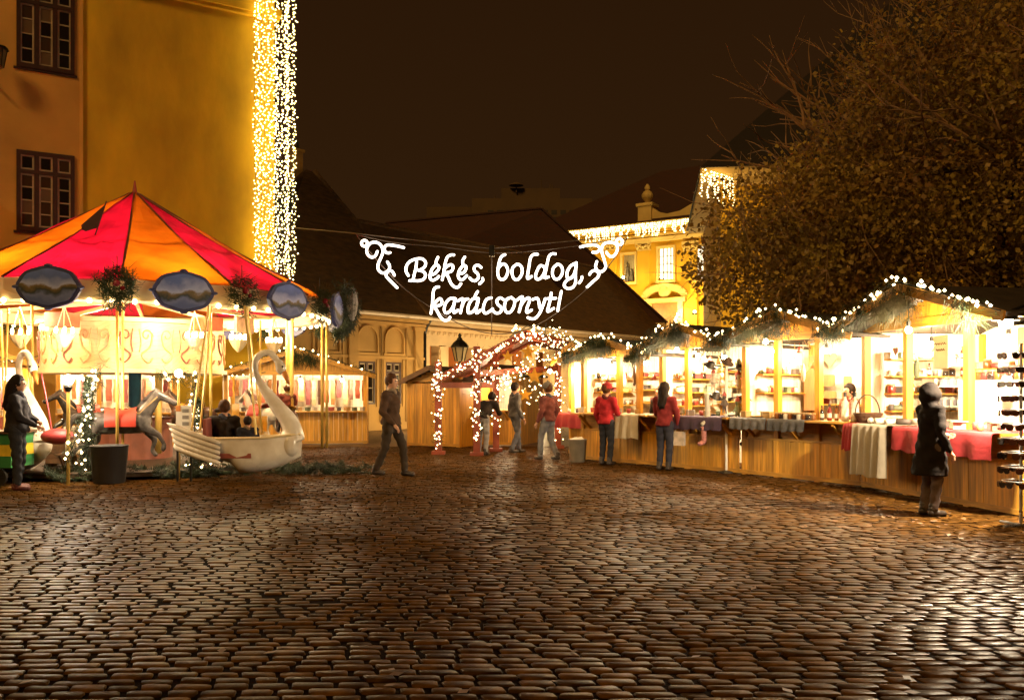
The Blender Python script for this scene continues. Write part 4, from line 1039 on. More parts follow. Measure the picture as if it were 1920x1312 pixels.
for th, m, s in ((2.0, WHH, REDP), (2.7, BRH, YELP), (3.5, DKH, REDP), (-1.5, BRH, REDP)): horse(th, 3.0, .22, m, s)
# yellow sleigh seat behind the right-hand horse
a = ang(628, 2.2, .2, 1.9); sl_ = MB(); c = cp(a, 2.3, 0)
sl_.box(c + Vector((0, 0, .62)), (.7, .5, .08)); sl_.box(c + Vector((-.33, 0, .95)), (.08, .5, .62)); sl_.box(c + Vector((0, -.25, .8)), (.66, .05, .38)); sl_.box(c + Vector((0, .25, .8)), (.66, .05, .38)); sl_.box(c + Vector((0, 0, .45)), (.5, .4, .3))
sl_.build('sleigh_seat', YELP, car)

# riders
person('adult in dark jacket with brown hair seated in the white swan boat', sw1loc + Vector((-.32, .14, .33)), math.pi + .2, 1.72, ('black', (.03, .022, .018)), ('blackjean', (.03, .03, .035)), 'brown',
       pose(pelvis=(0, 0, .12), waist=(0, .0, .24), chest=(0, -.02, .48), neck=(0, -.02, .65), head=(0, -.04, .81), sh_l=(.19, 0, .60), sh_r=(-.19, 0, .60), el_l=(.25, -.05, .33), el_r=(-.25, -.05, .33), wr_l=(.14, -.26, .30), wr_r=(-.14, -.26, .30),
            hip_l=(.1, 0, .12), hip_r=(-.1, 0, .12), kn_l=(.11, -.40, .15), kn_r=(-.11, -.40, .15), an_l=(.11, -.46, -.12), an_r=(-.11, -.46, -.12)))
def child_pose(): return pose(pelvis=(0, 0, .12), waist=(0, .0, .24), chest=(0, -.02, .48), neck=(0, -.02, .65), head=(0, -.04, .83), sh_l=(.19, 0, .60), sh_r=(-.19, 0, .60), el_l=(.25, -.08, .36), el_r=(-.25, -.08, .36), wr_l=(.10, -.26, .36), wr_r=(-.10, -.26, .36), hip_l=(.1, 0, .12), hip_r=(-.1, 0, .12), kn_l=(.26, -.22, -.06), kn_r=(-.26, -.22, -.06), an_l=(.27, -.14, -.42), an_r=(-.27, -.14, -.42))
person('child in dark coat seated behind the swan neck', sw1loc + Vector((.12, .05, .33)), math.pi + .3, 1.2, ('dkblue', (.03, .03, .04)), ('blackjean', (.03, .03, .035)), 'dark',
       pose(pelvis=(0, 0, .12), waist=(0, .0, .24), chest=(0, -.02, .48), neck=(0, -.02, .65), head=(0, -.04, .81), sh_l=(.19, 0, .60), sh_r=(-.19, 0, .60), el_l=(.25, -.05, .33), el_r=(-.25, -.05, .33), wr_l=(.14, -.26, .30), wr_r=(-.14, -.26, .30), hip_l=(.1, 0, .12), hip_r=(-.1, 0, .12), kn_l=(.11, -.40, .15), kn_r=(-.11, -.40, .15), an_l=(.11, -.46, -.12), an_r=(-.11, -.46, -.12)))
hl = CC + hR.location
person('child in dark anorak riding the brown carousel horse', hl + Vector((-.05, 0, .80)), hR.rotation_euler.z + math.pi/2, 1.25, ('maroon', (.12, .03, .02)), ('brownjean', (.06, .04, .03)), 'brown', child_pose(), hat=('cream', (.5, .42, .33)))
# ================================================================== MARKET STALLS
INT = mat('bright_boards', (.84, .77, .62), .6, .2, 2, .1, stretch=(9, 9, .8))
CANV = mat('cream_canvas', (.70, .60, .42), .8, .1, 2, .1)
def fr2(A, B):
    A, B = Vector((A[0], A[1], 0)), Vector((B[0], B[1], 0)); u = (B - A); L = u.length; u.normalize(); return A, u, L, math.atan2(u.y, u.x)
def stall(name, label, A, B, depth, posts, ez=2.55, peak=3.15, over=.6, shelf=True, boards=True, roofm=None, back=None, counter=1.06, apron=True):
    A, u, L, rz = fr2(A, B); t = thing(name, label, 'stall', A, rz, 'wooden market stalls around the square')
    t['length'] = L
    for f in posts: MB().bx(f*L-.05, f*L+.05, -.05, .06, 0, ez).build('post', WOOD, t)
    for f in (0.02, .98): MB().bx(f*L-.05, f*L+.05, depth-.1, depth, 0, ez).build('post', WOOD, t)
    MB().bx(-.06, L+.06, -.055, .065, ez, ez+.13).build('header_beam', WOODH, t)
    if boards:
        x = .052
        zt = .66 if apron else counter - .04
        while x < L - .06:
            w_ = min(random.uniform(.125, .15), L - .052 - x); jy = random.uniform(-.004, .004)
            MB().bx(x, x+w_-.005, -.04+jy, -.012+jy, .06, zt + random.uniform(-.004, .004)).build('board', WOOD, t); x += w_
        MB().bx(.0, L, -.062, -.046, .02, .09).build('skirting', WOODH, t)
        if apron:
            MB().bx(.05, L-.05, .0, .02, .64, counter-.04).build('apron', WOODD if False else WOODH, t)
            MB().bx(.05, L-.05, -.055, -.005, .665, .70).build('ledge', WOODH, t)
    if shelf:
        MB().bx(.04, L-.04, -.42, .5, counter-.035, counter).build('counter', WOODH, t)
        for f in (.12, .5, .88): MB().prism([(0, 0)]*0 or [(-.0, .0)], 0, 0) if False else MB().bar((f*L, -.38, counter-.05), (f*L, -.03, .72), .045, .06).build('bracket', WOODH, t)
    x = 0
    while x < L - .01:
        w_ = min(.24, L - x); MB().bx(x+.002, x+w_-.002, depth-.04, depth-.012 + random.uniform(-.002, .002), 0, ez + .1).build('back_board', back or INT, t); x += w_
    for xs in (-.015, L-.01): 
        y = .06
        while y < depth - .05:
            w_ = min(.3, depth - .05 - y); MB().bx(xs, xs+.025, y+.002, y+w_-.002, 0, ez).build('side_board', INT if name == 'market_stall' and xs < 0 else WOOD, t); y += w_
    # gable roof, ridge pointing at the square
    hx = L/2; e = .2; zs = ez + .06; ov = over
    for s in (-1, 1):
        x0 = -e if s < 0 else L + e
        zlo = zs - .05
        MB().slab([(x0, -ov, zlo), (hx, -ov, peak), (hx, depth+.2, peak), (x0, depth+.2, zlo)] if s < 0 else [(hx, -ov, peak), (x0, -ov, zlo), (x0, depth+.2, zlo), (hx, depth+.2, peak)], .05).build('roof', roofm or ROOFD, t)
        MB().bar((x0, -ov-.015, zlo-.05), (hx, -ov-.015, peak-.05), .03, .13, (0, 0, 1)).build('barge_board', WOODD if name == 'wooden_hut' else WOODH, t)
    x = .0
    while x < L:                                            # gable boarding over the front
        w_ = min(.14, L - x); xm = x + w_/2; zt = zs + (peak - zs) * (1 - abs(xm-hx)/hx) - .1
        if zt > ez + .15: MB().bx(x+.002, x+w_-.002, -.03, -.008, ez+.132, zt).build('gable_board', WOOD, t)
        x += w_
    return t
def sloc(t, x, y, z): 
    R = t.rotation_euler.to_matrix(); return Vector(t.location) + R @ Vector((x, y, z))
def hang_lamp(t, x, y, z, watts, label, r=.05, shade=False, col=LCOL):
    watts *= 3.4 if y > 0 else 1.6; r = min(r, .05); col = (1, .77, .46) if y > 0 else col
    p = sloc(t, x, y, z); o = thing('hanging_lamp', label, 'lamp', p, t.rotation_euler.z)
    MB().tube([(0, 0, .1), (0, 0, .42)], .008, 5).build('cord', WIRE, o)
    if shade: MB().lathe([(.02, .14), (.05, .12), (.13, .05)], 12, caps=False).build('shade', DARKM, o)
    else: MB().lathe([(.03, .06), (.03, .13)], 8).build('socket', DARKM, o)
    MB().ball((0, 0, 0), r, 10, 8).build('bulb', HOT, o)
    plight(o, (0, 0, -.02), watts, col, r+.02); return o
def garland(label, pts, nb=1.0, sprig=26, ln=.16, brad=.028, tail=None, bulbm=None, sag=0, group=None, droop=.5):
    pts = [Vector(p) for p in pts]; base = pts[0]
    t = thing('light_garland', label, 'garland', base, 0, group)
    loc = [p - base for p in pts]; cv = []
    for a, b in zip(loc, loc[1:]):
        n = max(2, int((b-a).length / .06))
        for i in range(n): 
            f = i/n; cv.append(a.lerp(b, f) - Vector((0, 0, sag*4*f*(1-f))))
    MB().tube(cv[::4] + [loc[-1]], .01, 4).build('cable', WIRE, t)
    if sprig:
        m_ = MB(); needles(m_, cv, sprig//4, ln, .05, .005, droop)
        if tail:
            for q, l in tail:
                q = Vector(q) - base
                needles(m_, [q + Vector((random.gauss(0, .10), random.gauss(0, .05), -l*f)) for f in [random.random() for _ in range(16)]], 15, .26, .05, .006, 2.4)
        m_.build('fir_sprigs', FIR, t)['kind'] = 'stuff'
    b_ = MB()
    for p in cv:
        if random.random() < .42*nb: b_.octa(p + Vector((random.gauss(0, .04), random.gauss(0, .03), random.gauss(.02, .035))), brad*random.uniform(.75, 1.15))
    b_.build('bulb', bulbm or BULB, t)['kind'] = 'stuff'
    return t
Q = [G(1092, 861), G(1238, 873.5), G(1392, 888), G(1620, 912)]
Q5 = Vector((6.42, 10.75, 0))
S1 = stall('market_stall', 'pine market stall with red cloth counter, wool goods and white signs', Q[3], Q5, 2.2, (.015, .31, .67, .985), 2.5, 3.06, .62, shelf=False)
S2 = stall('market_stall', 'pine market stall selling bottles and honey jars, grey woven cloths over its counter', Q[2], Q[3], 2.0, (.03, .32, .66), 2.46, 2.94, .6)
S3 = stall('market_stall', 'pine market stall with puppets and a purple cloth counter', Q[1], Q[2], 2.0, (.03, .36), 2.4, 2.84, .6)
S4 = stall('market_stall', 'pine market stall with linen draped counter and shuttered bay', Q[0], Q[1], 2.0, (.02, .5, .75), 2.28, 2.66, .55)
for s_, x, y, z, wt, lab in ((S1, 1.9, -.52, 2.42, 85, 'bulb under the gable of stall with red cloth counter'), (S1, .45, .9, 2.3, 120, 'bulb inside the stall bay with striped bags'), (S1, 2.35, .7, 2.3, 190, 'bulb inside stall above the red cloth counter'),
                        (S2, .35, .5, 2.3, 95, 'bulb over the wooden boards in the bottle stall'), (S2, 1.25, .8, 2.28, 120, 'bulb in the middle bay of the bottle stall'), (S2, 2.2, .6, 2.28, 130, 'bulb over the bottle shelf in bottle stall'), (S2, .98, -.5, 2.42, 75, 'bulb glowing on the gable of the bottle stall'),
                        (S3, 1.3, .45, 2.2, 190, 'glaring bulb behind the puppet stand in puppet stall'), (S3, .75, .3, 2.25, 70, 'bulb at the left post of the puppet stall'), (S4, 1.35, .6, 2.15, 110, 'bulb inside the linen stall'), (S4, .35, .6, 2.1, 90, 'bulb at the end bay of the linen stall'), (S3, .9, -.5, 2.35, 65, 'added bulb under the gable of the puppet stall'), (S4, 1.0, -.46, 2.2, 55, 'added bulb under the gable of the linen stall')):  # last two gable bulbs are added to brighten the stall fronts
    hang_lamp(s_, x, y, z, wt, lab, .06)
# big glaring lamp on the end of the red cloth stall
bl_p = Vector((5.96, 10.62, 2.42))
o = thing('work_lamp', 'glaring white work lamp clamped on the end of red cloth stall', 'lamp', bl_p)
MB().lathe([(.05, .1), (.12, .06), (.16, 0)], 12, caps=False).tube([(0, 0, .1), (.3, .05, .2)], .02, 6).build('shade', DARKM, o); MB().ball((0, 0, -.02), .08, 12, 10).build('bulb', HOT, o)
plight(o, (-.03, -.03, -.1), 2600, (1, .82, .56), .1)

# gable garlands (fir and bulbs) along each roof edge
def gable_pts(t, ez, pk, ov, e=.2):
    L = t['length']; return sloc(t, -e, -ov-.06, ez+.02), sloc(t, L/2, -ov-.06, pk+.06), sloc(t, L+e, -ov-.06, ez+.02)
for t, ez, pk, ov, lab, tl in ((S1, 2.5, 3.06, .62, 'fir garland with bulbs along gable of red cloth stall', .5), (S2, 2.46, 2.94, .6, 'fir garland with bulbs along gable of bottle stall', .5), (S3, 2.4, 2.84, .6, 'fir garland with bulbs along gable of puppet stall', .45), (S4, 2.28, 2.66, .55, 'fir garland with bulbs along gable of linen stall', .3)):
    a, b, c = gable_pts(t, ez, pk, ov); tl_ = [(b, tl), (b + (a-b)*.12, tl*.7), (b + (c-b)*.12, tl*.75), (a.lerp(b, .3), .22), (a.lerp(b, .6), .25), (c.lerp(b, .3), .2)]
    garland(lab, [a, b, c], 1.5, 14, .15, .028, tl_)
for t in (S1, S2, S3, S4): del t['length']

# ------------------------------------------------------------------ goods
def on(t, x, y, z): return sloc(t, x, y, z)
GL = {'amber': glass('amber_bottle', (.16, .05, .01)), 'dark': glass('dark_bottle', (.02, .012, .01)), 'clear': glass('clear_bottle', (.55, .5, .4)), 'red': glass('red_bottle', (.2, .02, .015))}
LABM = mat('paper_label', (.7, .64, .5), .7, .1)
CAPM = mat('black_cap', (.015, .012, .01), .4, .1)
def bottle(p, h, m, label, group, cap=True):
    t = thing('bottle', label, 'bottle', p, 0, group); r = h*.135
    MB().lathe([(r*.9, 0), (r, h*.03), (r, h*.58), (r*.75, h*.68), (r*.34, h*.76), (r*.34, h*.95), (r*.4, h*.96), (r*.4, h)], 12).build('glass_body', m, t, smooth=True)
    MB().lathe([(r*1.02, h*.18), (r*1.02, h*.45)], 12, caps=False).build('paper_label', LABM, t)
    if cap: MB().lathe([(r*.46, h*.86), (r*.46, h*1.01)], 10).build('cap', CAPM, t)
def jar(p, h, m, label, group):
    t = thing('jar', label, 'jar', p, 0, group); r = h*.42
    MB().lathe([(r*.9, 0), (r, h*.08), (r, h*.72), (r*.82, h*.82)], 12).build('jar_body', m, t, smooth=True)
    MB().lathe([(r*.88, h*.82), (r*.88, h)], 12).build('lid', mat('jar_lid', (.35, .22, .08), .4), t)
for k in range(7):
    bottle(on(S2, 1.86 + .075*k + random.gauss(0, .006), -.12 + .08*(k % 2), 1.06), random.uniform(.24, .29), (GL['dark'], GL['amber'], GL['red'])[k % 3], 'short dark and amber bottle on the bottle stall counter', 'short bottles on the bottle stall counter')
bottle(on(S2, 2.33, -.15, 1.06), .47, GL['clear'], 'tall clear bottle with black cap beside dark bottles', 'tall bottles'); bottle(on(S2, 2.48, -.1, 1.06), .47, GL['clear'], 'tall clear bottle with black cap beside the corner post', 'tall bottles')
for k in range(16): jar(on(S2, 1.05 + .095*(k % 8), -.28 + .11*(k//8), 1.06), .12, (GL['amber'], GL['dark'], GL['clear'])[k % 3], 'small honey jar in the rows on bottle stall counter', 'honey jars on the bottle stall counter')
# grey woven cloths draped over the bottle stall counter
def drape(t, x0, x1, y0, y1, z, drop, m, name, label, cat, group=None, wav=.02, side=0):
    n = 18; mb = MB(); prof = [(y1, 0), (y0+.03, 0), (y0, -.012), (y0-.015, -.05), (y0-.025, -drop*.5), (y0-.03, -drop)]
    for i in range(n+1):
        x = x0 + (x1-x0)*i/n; wv = wav*math.sin(i*1.7) + random.gauss(0, wav*.2)
        for j, (y, dz) in enumerate(prof):
            f = max(0, j-2)/3; mb.v.append((x + .01*math.sin(i*2.3)*f, y - wv*f, z + .006 + dz + (random.gauss(0, .012) if j == 5 else 0)))
    m_ = len(prof)
    for i in range(n):
        for j in range(m_-1): mb.f.append((i*m_+j, (i+1)*m_+j, (i+1)*m_+j+1, i*m_+j+1))
    off = len(mb.v); mb.v += [(x, y+.006, z_-.004) for x, y, z_ in mb.v]; mb.f += [tuple(reversed([q+off for q in f])) for f in mb.f]
    o = mb.build(name, m, None, smooth=True); o.location = t.location; o.rotation_euler = t.rotation_euler
    return tag(o, label, cat, group)
drape(S2, .1, .93, -.44, .2, 1.062, .20, GREY, 'woven_cloth', 'dark grey fringed woven cloth on counter below the wooden boards', 'cloth', 'grey woven cloths')
drape(S2, .96, 1.75, -.44, .2, 1.062, .20, GREY, 'woven_cloth', 'dark grey fringed woven cloth on counter below the honey jars', 'cloth', 'grey woven cloths')
drape(S3, .75, 1.95, -.44, .3, 1.062, .26, mat('purple_cloth', (.055, .03, .06), .8, .3), 'counter_cloth', 'dark purple cloth over the puppet stall counter', 'cloth')
drape(S4, 1.0, 2.05, -.46, .3, 1.062, .50, mat('linen', (.50, .42, .30), .85, .15, 6), 'counter_cloth', 'creased pale linen cloth hanging from linen stall counter', 'cloth', wav=.06)
# red cloth stall: real table fronts
MB_t = MB().bx(.05, 3.5, -.35, .5, 1.0, 1.035); o = MB_t.build('trestle_top', WOODH, S1)
drape(S1, .1, .55, -.42, .4, 1.04, .42, RED, 'counter_cloth', 'red cloth hanging at the corner post under the handled basket', 'cloth', wav=.05)
drape(S1, .5, 1.38, -.52, .4, 1.048, .78, mat('offwhite_cloth', (.40, .35, .27), .85, .12, 5), 'counter_cloth', 'long off white cloth hanging over the red one behind hooded woman', 'cloth', wav=.05)
drape(S1, 1.45, 3.45, -.46, .5, 1.04, .34, RED, 'counter_cloth', 'red cloth along the counter under the glaring work lamp', 'cloth', wav=.03)
# basket with hoop handle
p = on(S1, .30, -.12, 1.05); t = thing('basket', 'wicker basket with tall hoop handle on red cloth', 'basket', p)
WICK = mat('wicker', (.09, .04, .015), .7, .4, 20, .5)
m_ = MB()
for k in range(7): m_.tube([Vector(((.15+.012*k)*math.cos(a), (.12+.01*k)*math.sin(a), .018+.022*k)) for a in [2*math.pi*i/18 for i in range(18)]], .013, 5, closed=True)
m_.build('weave', WICK, t); MB().lathe([(.14, 0), (.15, .02)], 18).build('bottom', WICK, t)
MB().tube([Vector((.21*math.cos(a)*.95, .02, .12 + .33*math.sin(a))) for a in [math.pi*i/14 for i in range(15)]], .011, 6).build('handle', WICK, t)
# knitted goods and boxes heaped along the counters
def heap(t, x, y, z, kind, lab, grp, col):
    p = on(t, x, y, z); r = random.uniform
    if kind == 'box':
        o = MB().box((0, 0, .05), (r(.08, .16), r(.08, .14), .1)).box((0, 0, .105), (.17, .15, .012)).build('gift_box', col, None)
        nm = 'box'
    elif kind == 'roll':
        o = MB().tube([(-.1, 0, .045), (.1, 0, .045)], .045, 10).tube([(-.103, 0, .045), (.103, 0, .045)], .02, 8).build('knit_roll', col, None, smooth=True); nm = 'knitwear'
    elif kind == 'cup':
        o = MB().lathe([(.032, 0), (.04, .01), (.045, .1), (.042, .1), (.036, .015)], 12).tube([(.043, 0, .08), (.075, 0, .07), (.075, 0, .04), (.042, 0, .03)], .007, 5).build('mug', col, None, smooth=True); nm = 'mug'
    else:
        o = MB().lathe([(.05, 0), (.11, .015), (.13, .03), (.12, .03), (.05, .012)], 16).build('dish', col, None, smooth=True); nm = 'dish'
    o.location = p; o.rotation_euler = (0, 0, r(0, 3)); tag(o, lab, nm, grp)
COLS = [mat('g%d_goods' % i, c, .6, .2) for i, c in enumerate(((.55, .5, .42), (.3, .05, .04), (.08, .06, .05), (.5, .3, .1), (.15, .18, .1), (.45, .38, .3)))]
for k in range(9): heap(S1, .62 + .085*k, -.28 + .16*(k % 3), 1.06, 'roll', 'rolled knitted sock on the off white cloth', 'rolled socks on off white cloth', COLS[(0, 2, 5)[k % 3]])
for k in range(12): heap(S1, 1.75 + .13*k, -.2 + .14*(k % 3), 1.05, 'cup' if k % 2 else 'box', 'pale mug on red cloth under work lamp' if k % 2 else 'little gift box on red cloth under work lamp', 'mugs on the red cloth' if k % 2 else 'gift boxes on the red cloth', COLS[k % 6])
for k in range(10): heap(S2, .18 + .085*k, -.1 + .15*(k % 3), 1.07, 'dish' if k % 2 else 'box', 'shallow wooden dish on grey woven cloth' if k % 2 else 'small wooden box on grey woven cloth', 'wooden dishes on grey cloth' if k % 2 else 'wooden boxes on grey cloth', COLS[(3, 0, 5)[k % 3]])
for k in range(12): heap(S3, .12 + .14*k, -.18 + .16*(k % 3), 1.07, ('box', 'cup', 'dish')[k % 3], ('small box on puppet stall counter', 'mug on puppet stall counter', 'dish on puppet stall counter')[k % 3], ('boxes on puppet stall', 'mugs on puppet stall', 'dishes on puppet stall')[k % 3], COLS[k % 6])
for k in range(10): heap(S4, .15 + .18*k, -.18 + .16*(k % 3), 1.07, ('box', 'cup')[k % 2], ('small box on linen stall counter', 'mug on linen stall counter')[k % 2], ('boxes on linen stall', 'mugs on linen stall')[k % 2], COLS[k % 6])
# things on the back walls
def board_thing(t, x, y, z, w_, h_, m, name, label, cat, group=None, shape=None, rot=0):
    p = on(t, x, y, z)
    if shape == 'heart':
        pts = [(.5*w_*(math.sin(a)**3), .5*h_*(13*math.cos(a)-5*math.cos(2*a)-2*math.cos(3*a)-math.cos(4*a))/15) for a in [2*math.pi*i/26 for i in range(26)]]
        mb = MB().prism(pts, -.012, .012)
    elif shape == 'paddle':
        mb = MB().prism([(-w_/2, -h_/2), (w_/2, -h_/2), (w_/2, h_*.15), (w_*.2, h_*.25), (w_*.18, h_/2), (-w_*.18, h_/2), (-w_*.2, h_*.25), (-w_/2, h_*.15)], -.012, .012)
    elif shape == 'frame':
        mb = MB(); e = .03
        mb.bx(-w_/2, -w_/2+e, -.02, .01, -h_/2, h_/2).bx(w_/2-e, w_/2, -.02, .01, -h_/2, h_/2).bx(-w_/2+e, w_/2-e, -.02, .01, -h_/2, -h_/2+e).bx(-w_/2+e, w_/2-e, -.02, .01, h_/2-e, h_/2).bx(-w_/2+e, w_/2-e, -.003, .005, -h_/2+e, h_/2-e)
    else:
        mb = MB().prism([(-w_/2, -h_/2+.02), (-w_/2+.02, -h_/2), (w_/2-.02, -h_/2), (w_/2, -h_/2+.02), (w_/2, h_/2-.02), (w_/2-.02, h_/2), (-w_/2+.02, h_/2), (-w_/2, h_/2-.02)], -.01, .01)
    o = mb.build(name, m, None); o.location = p; o.rotation_euler = (0, rot, t.rotation_euler.z); return tag(o, label, cat, group)
BRD = mat('cutting_board', (.45, .16, .05), .55, .25, 4, .05, stretch=(6, 6, 1))
board_thing(S2, .35, 1.55, 1.7, .34, 1.05, BRD, 'cutting_board', 'long brown paddle board leaning in bottle stall', 'board', shape='paddle')
for k, (x, z, w_, h_) in enumerate(((.72, 1.75, .24, .22), (.74, 1.48, .26, .14), (1.12, 1.72, .16, .22), (1.1, 1.45, .2, .16))): board_thing(S2, x, 1.6, z, w_, h_, BRD, 'wooden_plaque', 'small red brown wooden plaque on bottle stall back wall', 'plaque', 'plaques in bottle stall')
board_thing(S2, .72, 1.62, 2.15, .3, .3, COLS[4], 'dried_wreath', 'dried wreath on the bottle stall back wall', 'wreath', shape='heart')
board_thing(S2, 1.95, 1.6, 2.2, .5, .4, BRD, 'picture', 'framed brown picture on the bottle stall back wall', 'picture', shape='frame')
for k in range(5): board_thing(S3, .35 + .36*k, 1.7, 1.55 + .25*(k % 2), .26, .34, (COLS[k % 6]), 'picture', 'small framed picture on puppet stall back wall', 'picture', 'pictures in puppet stall', shape='frame')
# shelves of the bottle stall
for z in (1.35, 1.75):
    o = MB().bx(1.75, 2.5, 1.62, 1.9, z, z+.025).build('shelf_plank', WOODH, S2)
    for k in range(6): jar(on(S2, 1.82 + .115*k, 1.72, z+.025), .14, (GL['amber'], GL['red'], GL['clear'])[k % 3], 'preserve jar on the double shelf behind the bottles', 'jars on the double shelf')
# red cloth stall interior: white display unit with shelves and heart, fridge, hatch, signs
o = MB().bx(.70, 1.0, .55, .6, 1.05, 1.75).build('white_panel', WHITEP, S1)
board_thing(S1, .84, .53, 1.42, .12, .17, mat('dark_heart', (.06, .05, .05), .5), 'heart_ornament', 'dark heart on the white panel above off white cloth', 'ornament', shape='heart')
board_thing(S1, .40, .3, 2.2, .12, .14, mat('brown_heart', (.2, .08, .05), .5), 'heart_ornament', 'brown heart dangling from the header beside corner post', 'ornament', shape='heart')
for z in (1.3, 1.62, 1.95): 
    MB().bx(.15, .68, 1.2, 1.5, z, z+.02).build('shelf_plank', WHITEP, S1)
    for k in range(6):
        o = MB().box((0, 0, .05), (.055, .06, .1)).tube([(-.02, 0, .1), (-.02, 0, .14), (.02, 0, .14), (.02, 0, .1)], .004, 4).build('gift_bag', WHITE if k % 2 else mat('blue_grey', (.2, .2, .24), .6), None); o.location = on(S1, .2 + .085*k, 1.28, z+.02); o.rotation_euler = (0, 0, S1.rotation_euler.z)
        tag(o, 'tiny pale paper bag on the red cloth stall shelves' if k % 2 else 'tiny blue grey paper bag on the red cloth stall shelves', 'bag', 'pale bags on shelves' if k % 2 else 'blue grey bags on shelves')
fr_ = thing('drinks_cabinet', 'white cabinet with jars on top behind the red cloth counter', 'cabinet', on(S1, 1.72, .75, 0), S1.rotation_euler.z)
MB().bx(-.45, .75, 0, .55, .02, 1.72).build('body', WHITEP, fr_); MB().bx(-.42, .72, -.02, -.002, 1.1, 1.66).build('front_panel', WHITEP, fr_)
for k in range(8): jar(on(S1, 1.4 + .13*k, .9, 1.72), .15, (GL['dark'], GL['amber'], GL['red'])[k % 3], 'dark preserve jar on top of the white cabinet', 'jars on white cabinet')
board_thing(S1, 2.1, 1.5, 2.15, 1.0, .7, WOODH, 'hatch', 'brown wooden hatch board above the white cabinet', 'hatch')
board_thing(S1, 1.22, .5, 2.15, .34, .5, WHITEP, 'price_board', 'white price board with scribbled lines beside second post', 'sign')
sg = MB()
for z, a, b in ((.12, -.12, .13), (.03, -.1, .1)):
    pts = [(a + (b-a)*i/14, -.014, z + .02*math.sin(i*2.2)) for i in range(15)]; sg.tube(pts, .005, 4)
o = [q for q in COL.objects if q.name.startswith('price_board')][-1]; sg.build('scribble', CAPM, o)
board_thing(S1, 2.62, .45, 1.62, .16, .3, WHITEP, 'paper_notice', 'white paper notice on the cabinet edge under lamp', 'notice')
# crowded goods: back shelves and things dangling under the header
def crowd(t, L, depth, what, x0=.1, x1=None, zs=(1.32, 1.62, 1.92), nh=12, zh=2.2, yh0=.25):
    x1 = x1 or L - .1
    for z in zs:
        MB().bx(x0, x1, depth-.34, depth-.05, z, z+.022).build('shelf_plank', WOODH, t)
        x = x0 + .06
        while x < x1 - .08:
            k = random.choice(('box', 'cup', 'dish', 'roll', 'jar', 'box')); c = random.choice(COLS)
            if k == 'jar': jar(on(t, x, depth-.2, z+.022), random.uniform(.1, .17), random.choice(list(GL.values())), 'preserve jar on the back shelves of ' + what, 'jars on the back shelves of ' + what)
            else: heap(t, x, depth-.2, z+.022, k, {'box': 'small box', 'cup': 'mug', 'dish': 'dish', 'roll': 'rolled knitwear'}[k] + ' on the back shelves of ' + what, {'box': 'boxes', 'cup': 'mugs', 'dish': 'dishes', 'roll': 'knitwear'}[k] + ' on the back shelves of ' + what, c)
            x += random.uniform(.11, .24)
    for k in range(nh):
        x = x0 + (x1-x0)*(k+.5)/nh + random.gauss(0, .03); dz = random.uniform(.12, .55); y = yh0 + random.uniform(0, .5)
        kind = k % 3; o = None; c = random.choice(COLS)
        if kind == 0:
            pts = [(.055*(math.sin(a)**3), .055*(13*math.cos(a)-5*math.cos(2*a)-2*math.cos(3*a)-math.cos(4*a))/14 - dz) for a in [2*math.pi*i/20 for i in range(20)]]
            o = MB().prism(pts, -.01, .01).tube([(0, 0, 0), (0, 0, -dz+.03)], .004, 4).build('hanging_heart', c, None); w1, w2 = 'felt heart', 'ornament'
        elif kind == 1:
            o = MB().lathe([(.012, -dz), (.05, -dz-.02), (.042, -dz+.05), (.02, -dz+.09)], 10).tube([(0, 0, 0), (0, 0, -dz+.08)], .004, 4).build('hanging_bell', c, None, smooth=True); w1, w2 = 'little bell', 'bell'
        else:
            l = random.uniform(.16, .34); o = MB().tube(catmull([(0, 0, -dz+.1), (.01, 0, -dz), (-.01, 0, -dz-l*.6), (.02, 0, -dz-l)], 3), [.012, .03, .035, .04, .045, .045, .04, .035, .03, .02], 7).tube([(0, 0, 0), (0, 0, -dz+.1)], .004, 4).build('hanging_sock', c, None, smooth=True); w1, w2 = 'knitted sock', 'sock'
        o.location = on(t, x, y, zh); o.rotation_euler = (0, 0, random.uniform(0, 3)); tag(o, w1 + ' dangling under the header of ' + what, w2, w1 + 's dangling in ' + what)
def crowd_side(t, depth, what, zs=(1.22, 1.5, 1.78, 2.06), y0=.35):
    """shelves along the end wall, packed with small goods, plus flat things pinned up between them"""
    for z in zs:
        MB().bx(.02, .22, y0, depth-.4, z, z+.02).build('end_shelf', WOODH, t); y = y0 + .06
        while y < depth - .48:
            k = random.choice(('box', 'cup', 'jar', 'jar', 'roll', 'box', 'bottle'))
            if k == 'jar': jar(on(t, .12, y, z+.02), random.uniform(.1, .16), random.choice(list(GL.values())), 'preserve jar on the end wall shelves of ' + what, 'jars on the end wall of ' + what)
            elif k == 'bottle': bottle(on(t, .12, y, z+.02), random.uniform(.19, .24), random.choice(list(GL.values())), 'small bottle on the end wall shelves of ' + what, 'bottles on the end wall of ' + what)
            else: heap(t, .12, y, z+.02, k, {'box': 'small box', 'cup': 'mug', 'roll': 'rolled knitwear'}[k] + ' on the end wall shelves of ' + what, {'box': 'boxes', 'cup': 'mugs', 'roll': 'knitwear'}[k] + ' on the end wall of ' + what, random.choice(COLS))
            y += random.uniform(.09, .2)
crowd_side(S1, 2.2, 'red cloth stall'); crowd_side(S2, 2.0, 'bottle stall', (1.5, 1.85)); crowd_side(S3, 2.0, 'puppet stall', (1.22, 1.5, 1.78)); crowd_side(S4, 2.0, 'linen stall', (1.2, 1.5, 1.8))
crowd(S3, (Q[2]-Q[1]).length, 2.0, 'puppet stall', .1, None, (1.3, 1.62, 1.94), 12, 2.38)
crowd(S4, (Q[1]-Q[0]).length, 2.0, 'linen stall', .1, None, (1.25, 1.55, 1.85), 10, 2.26)
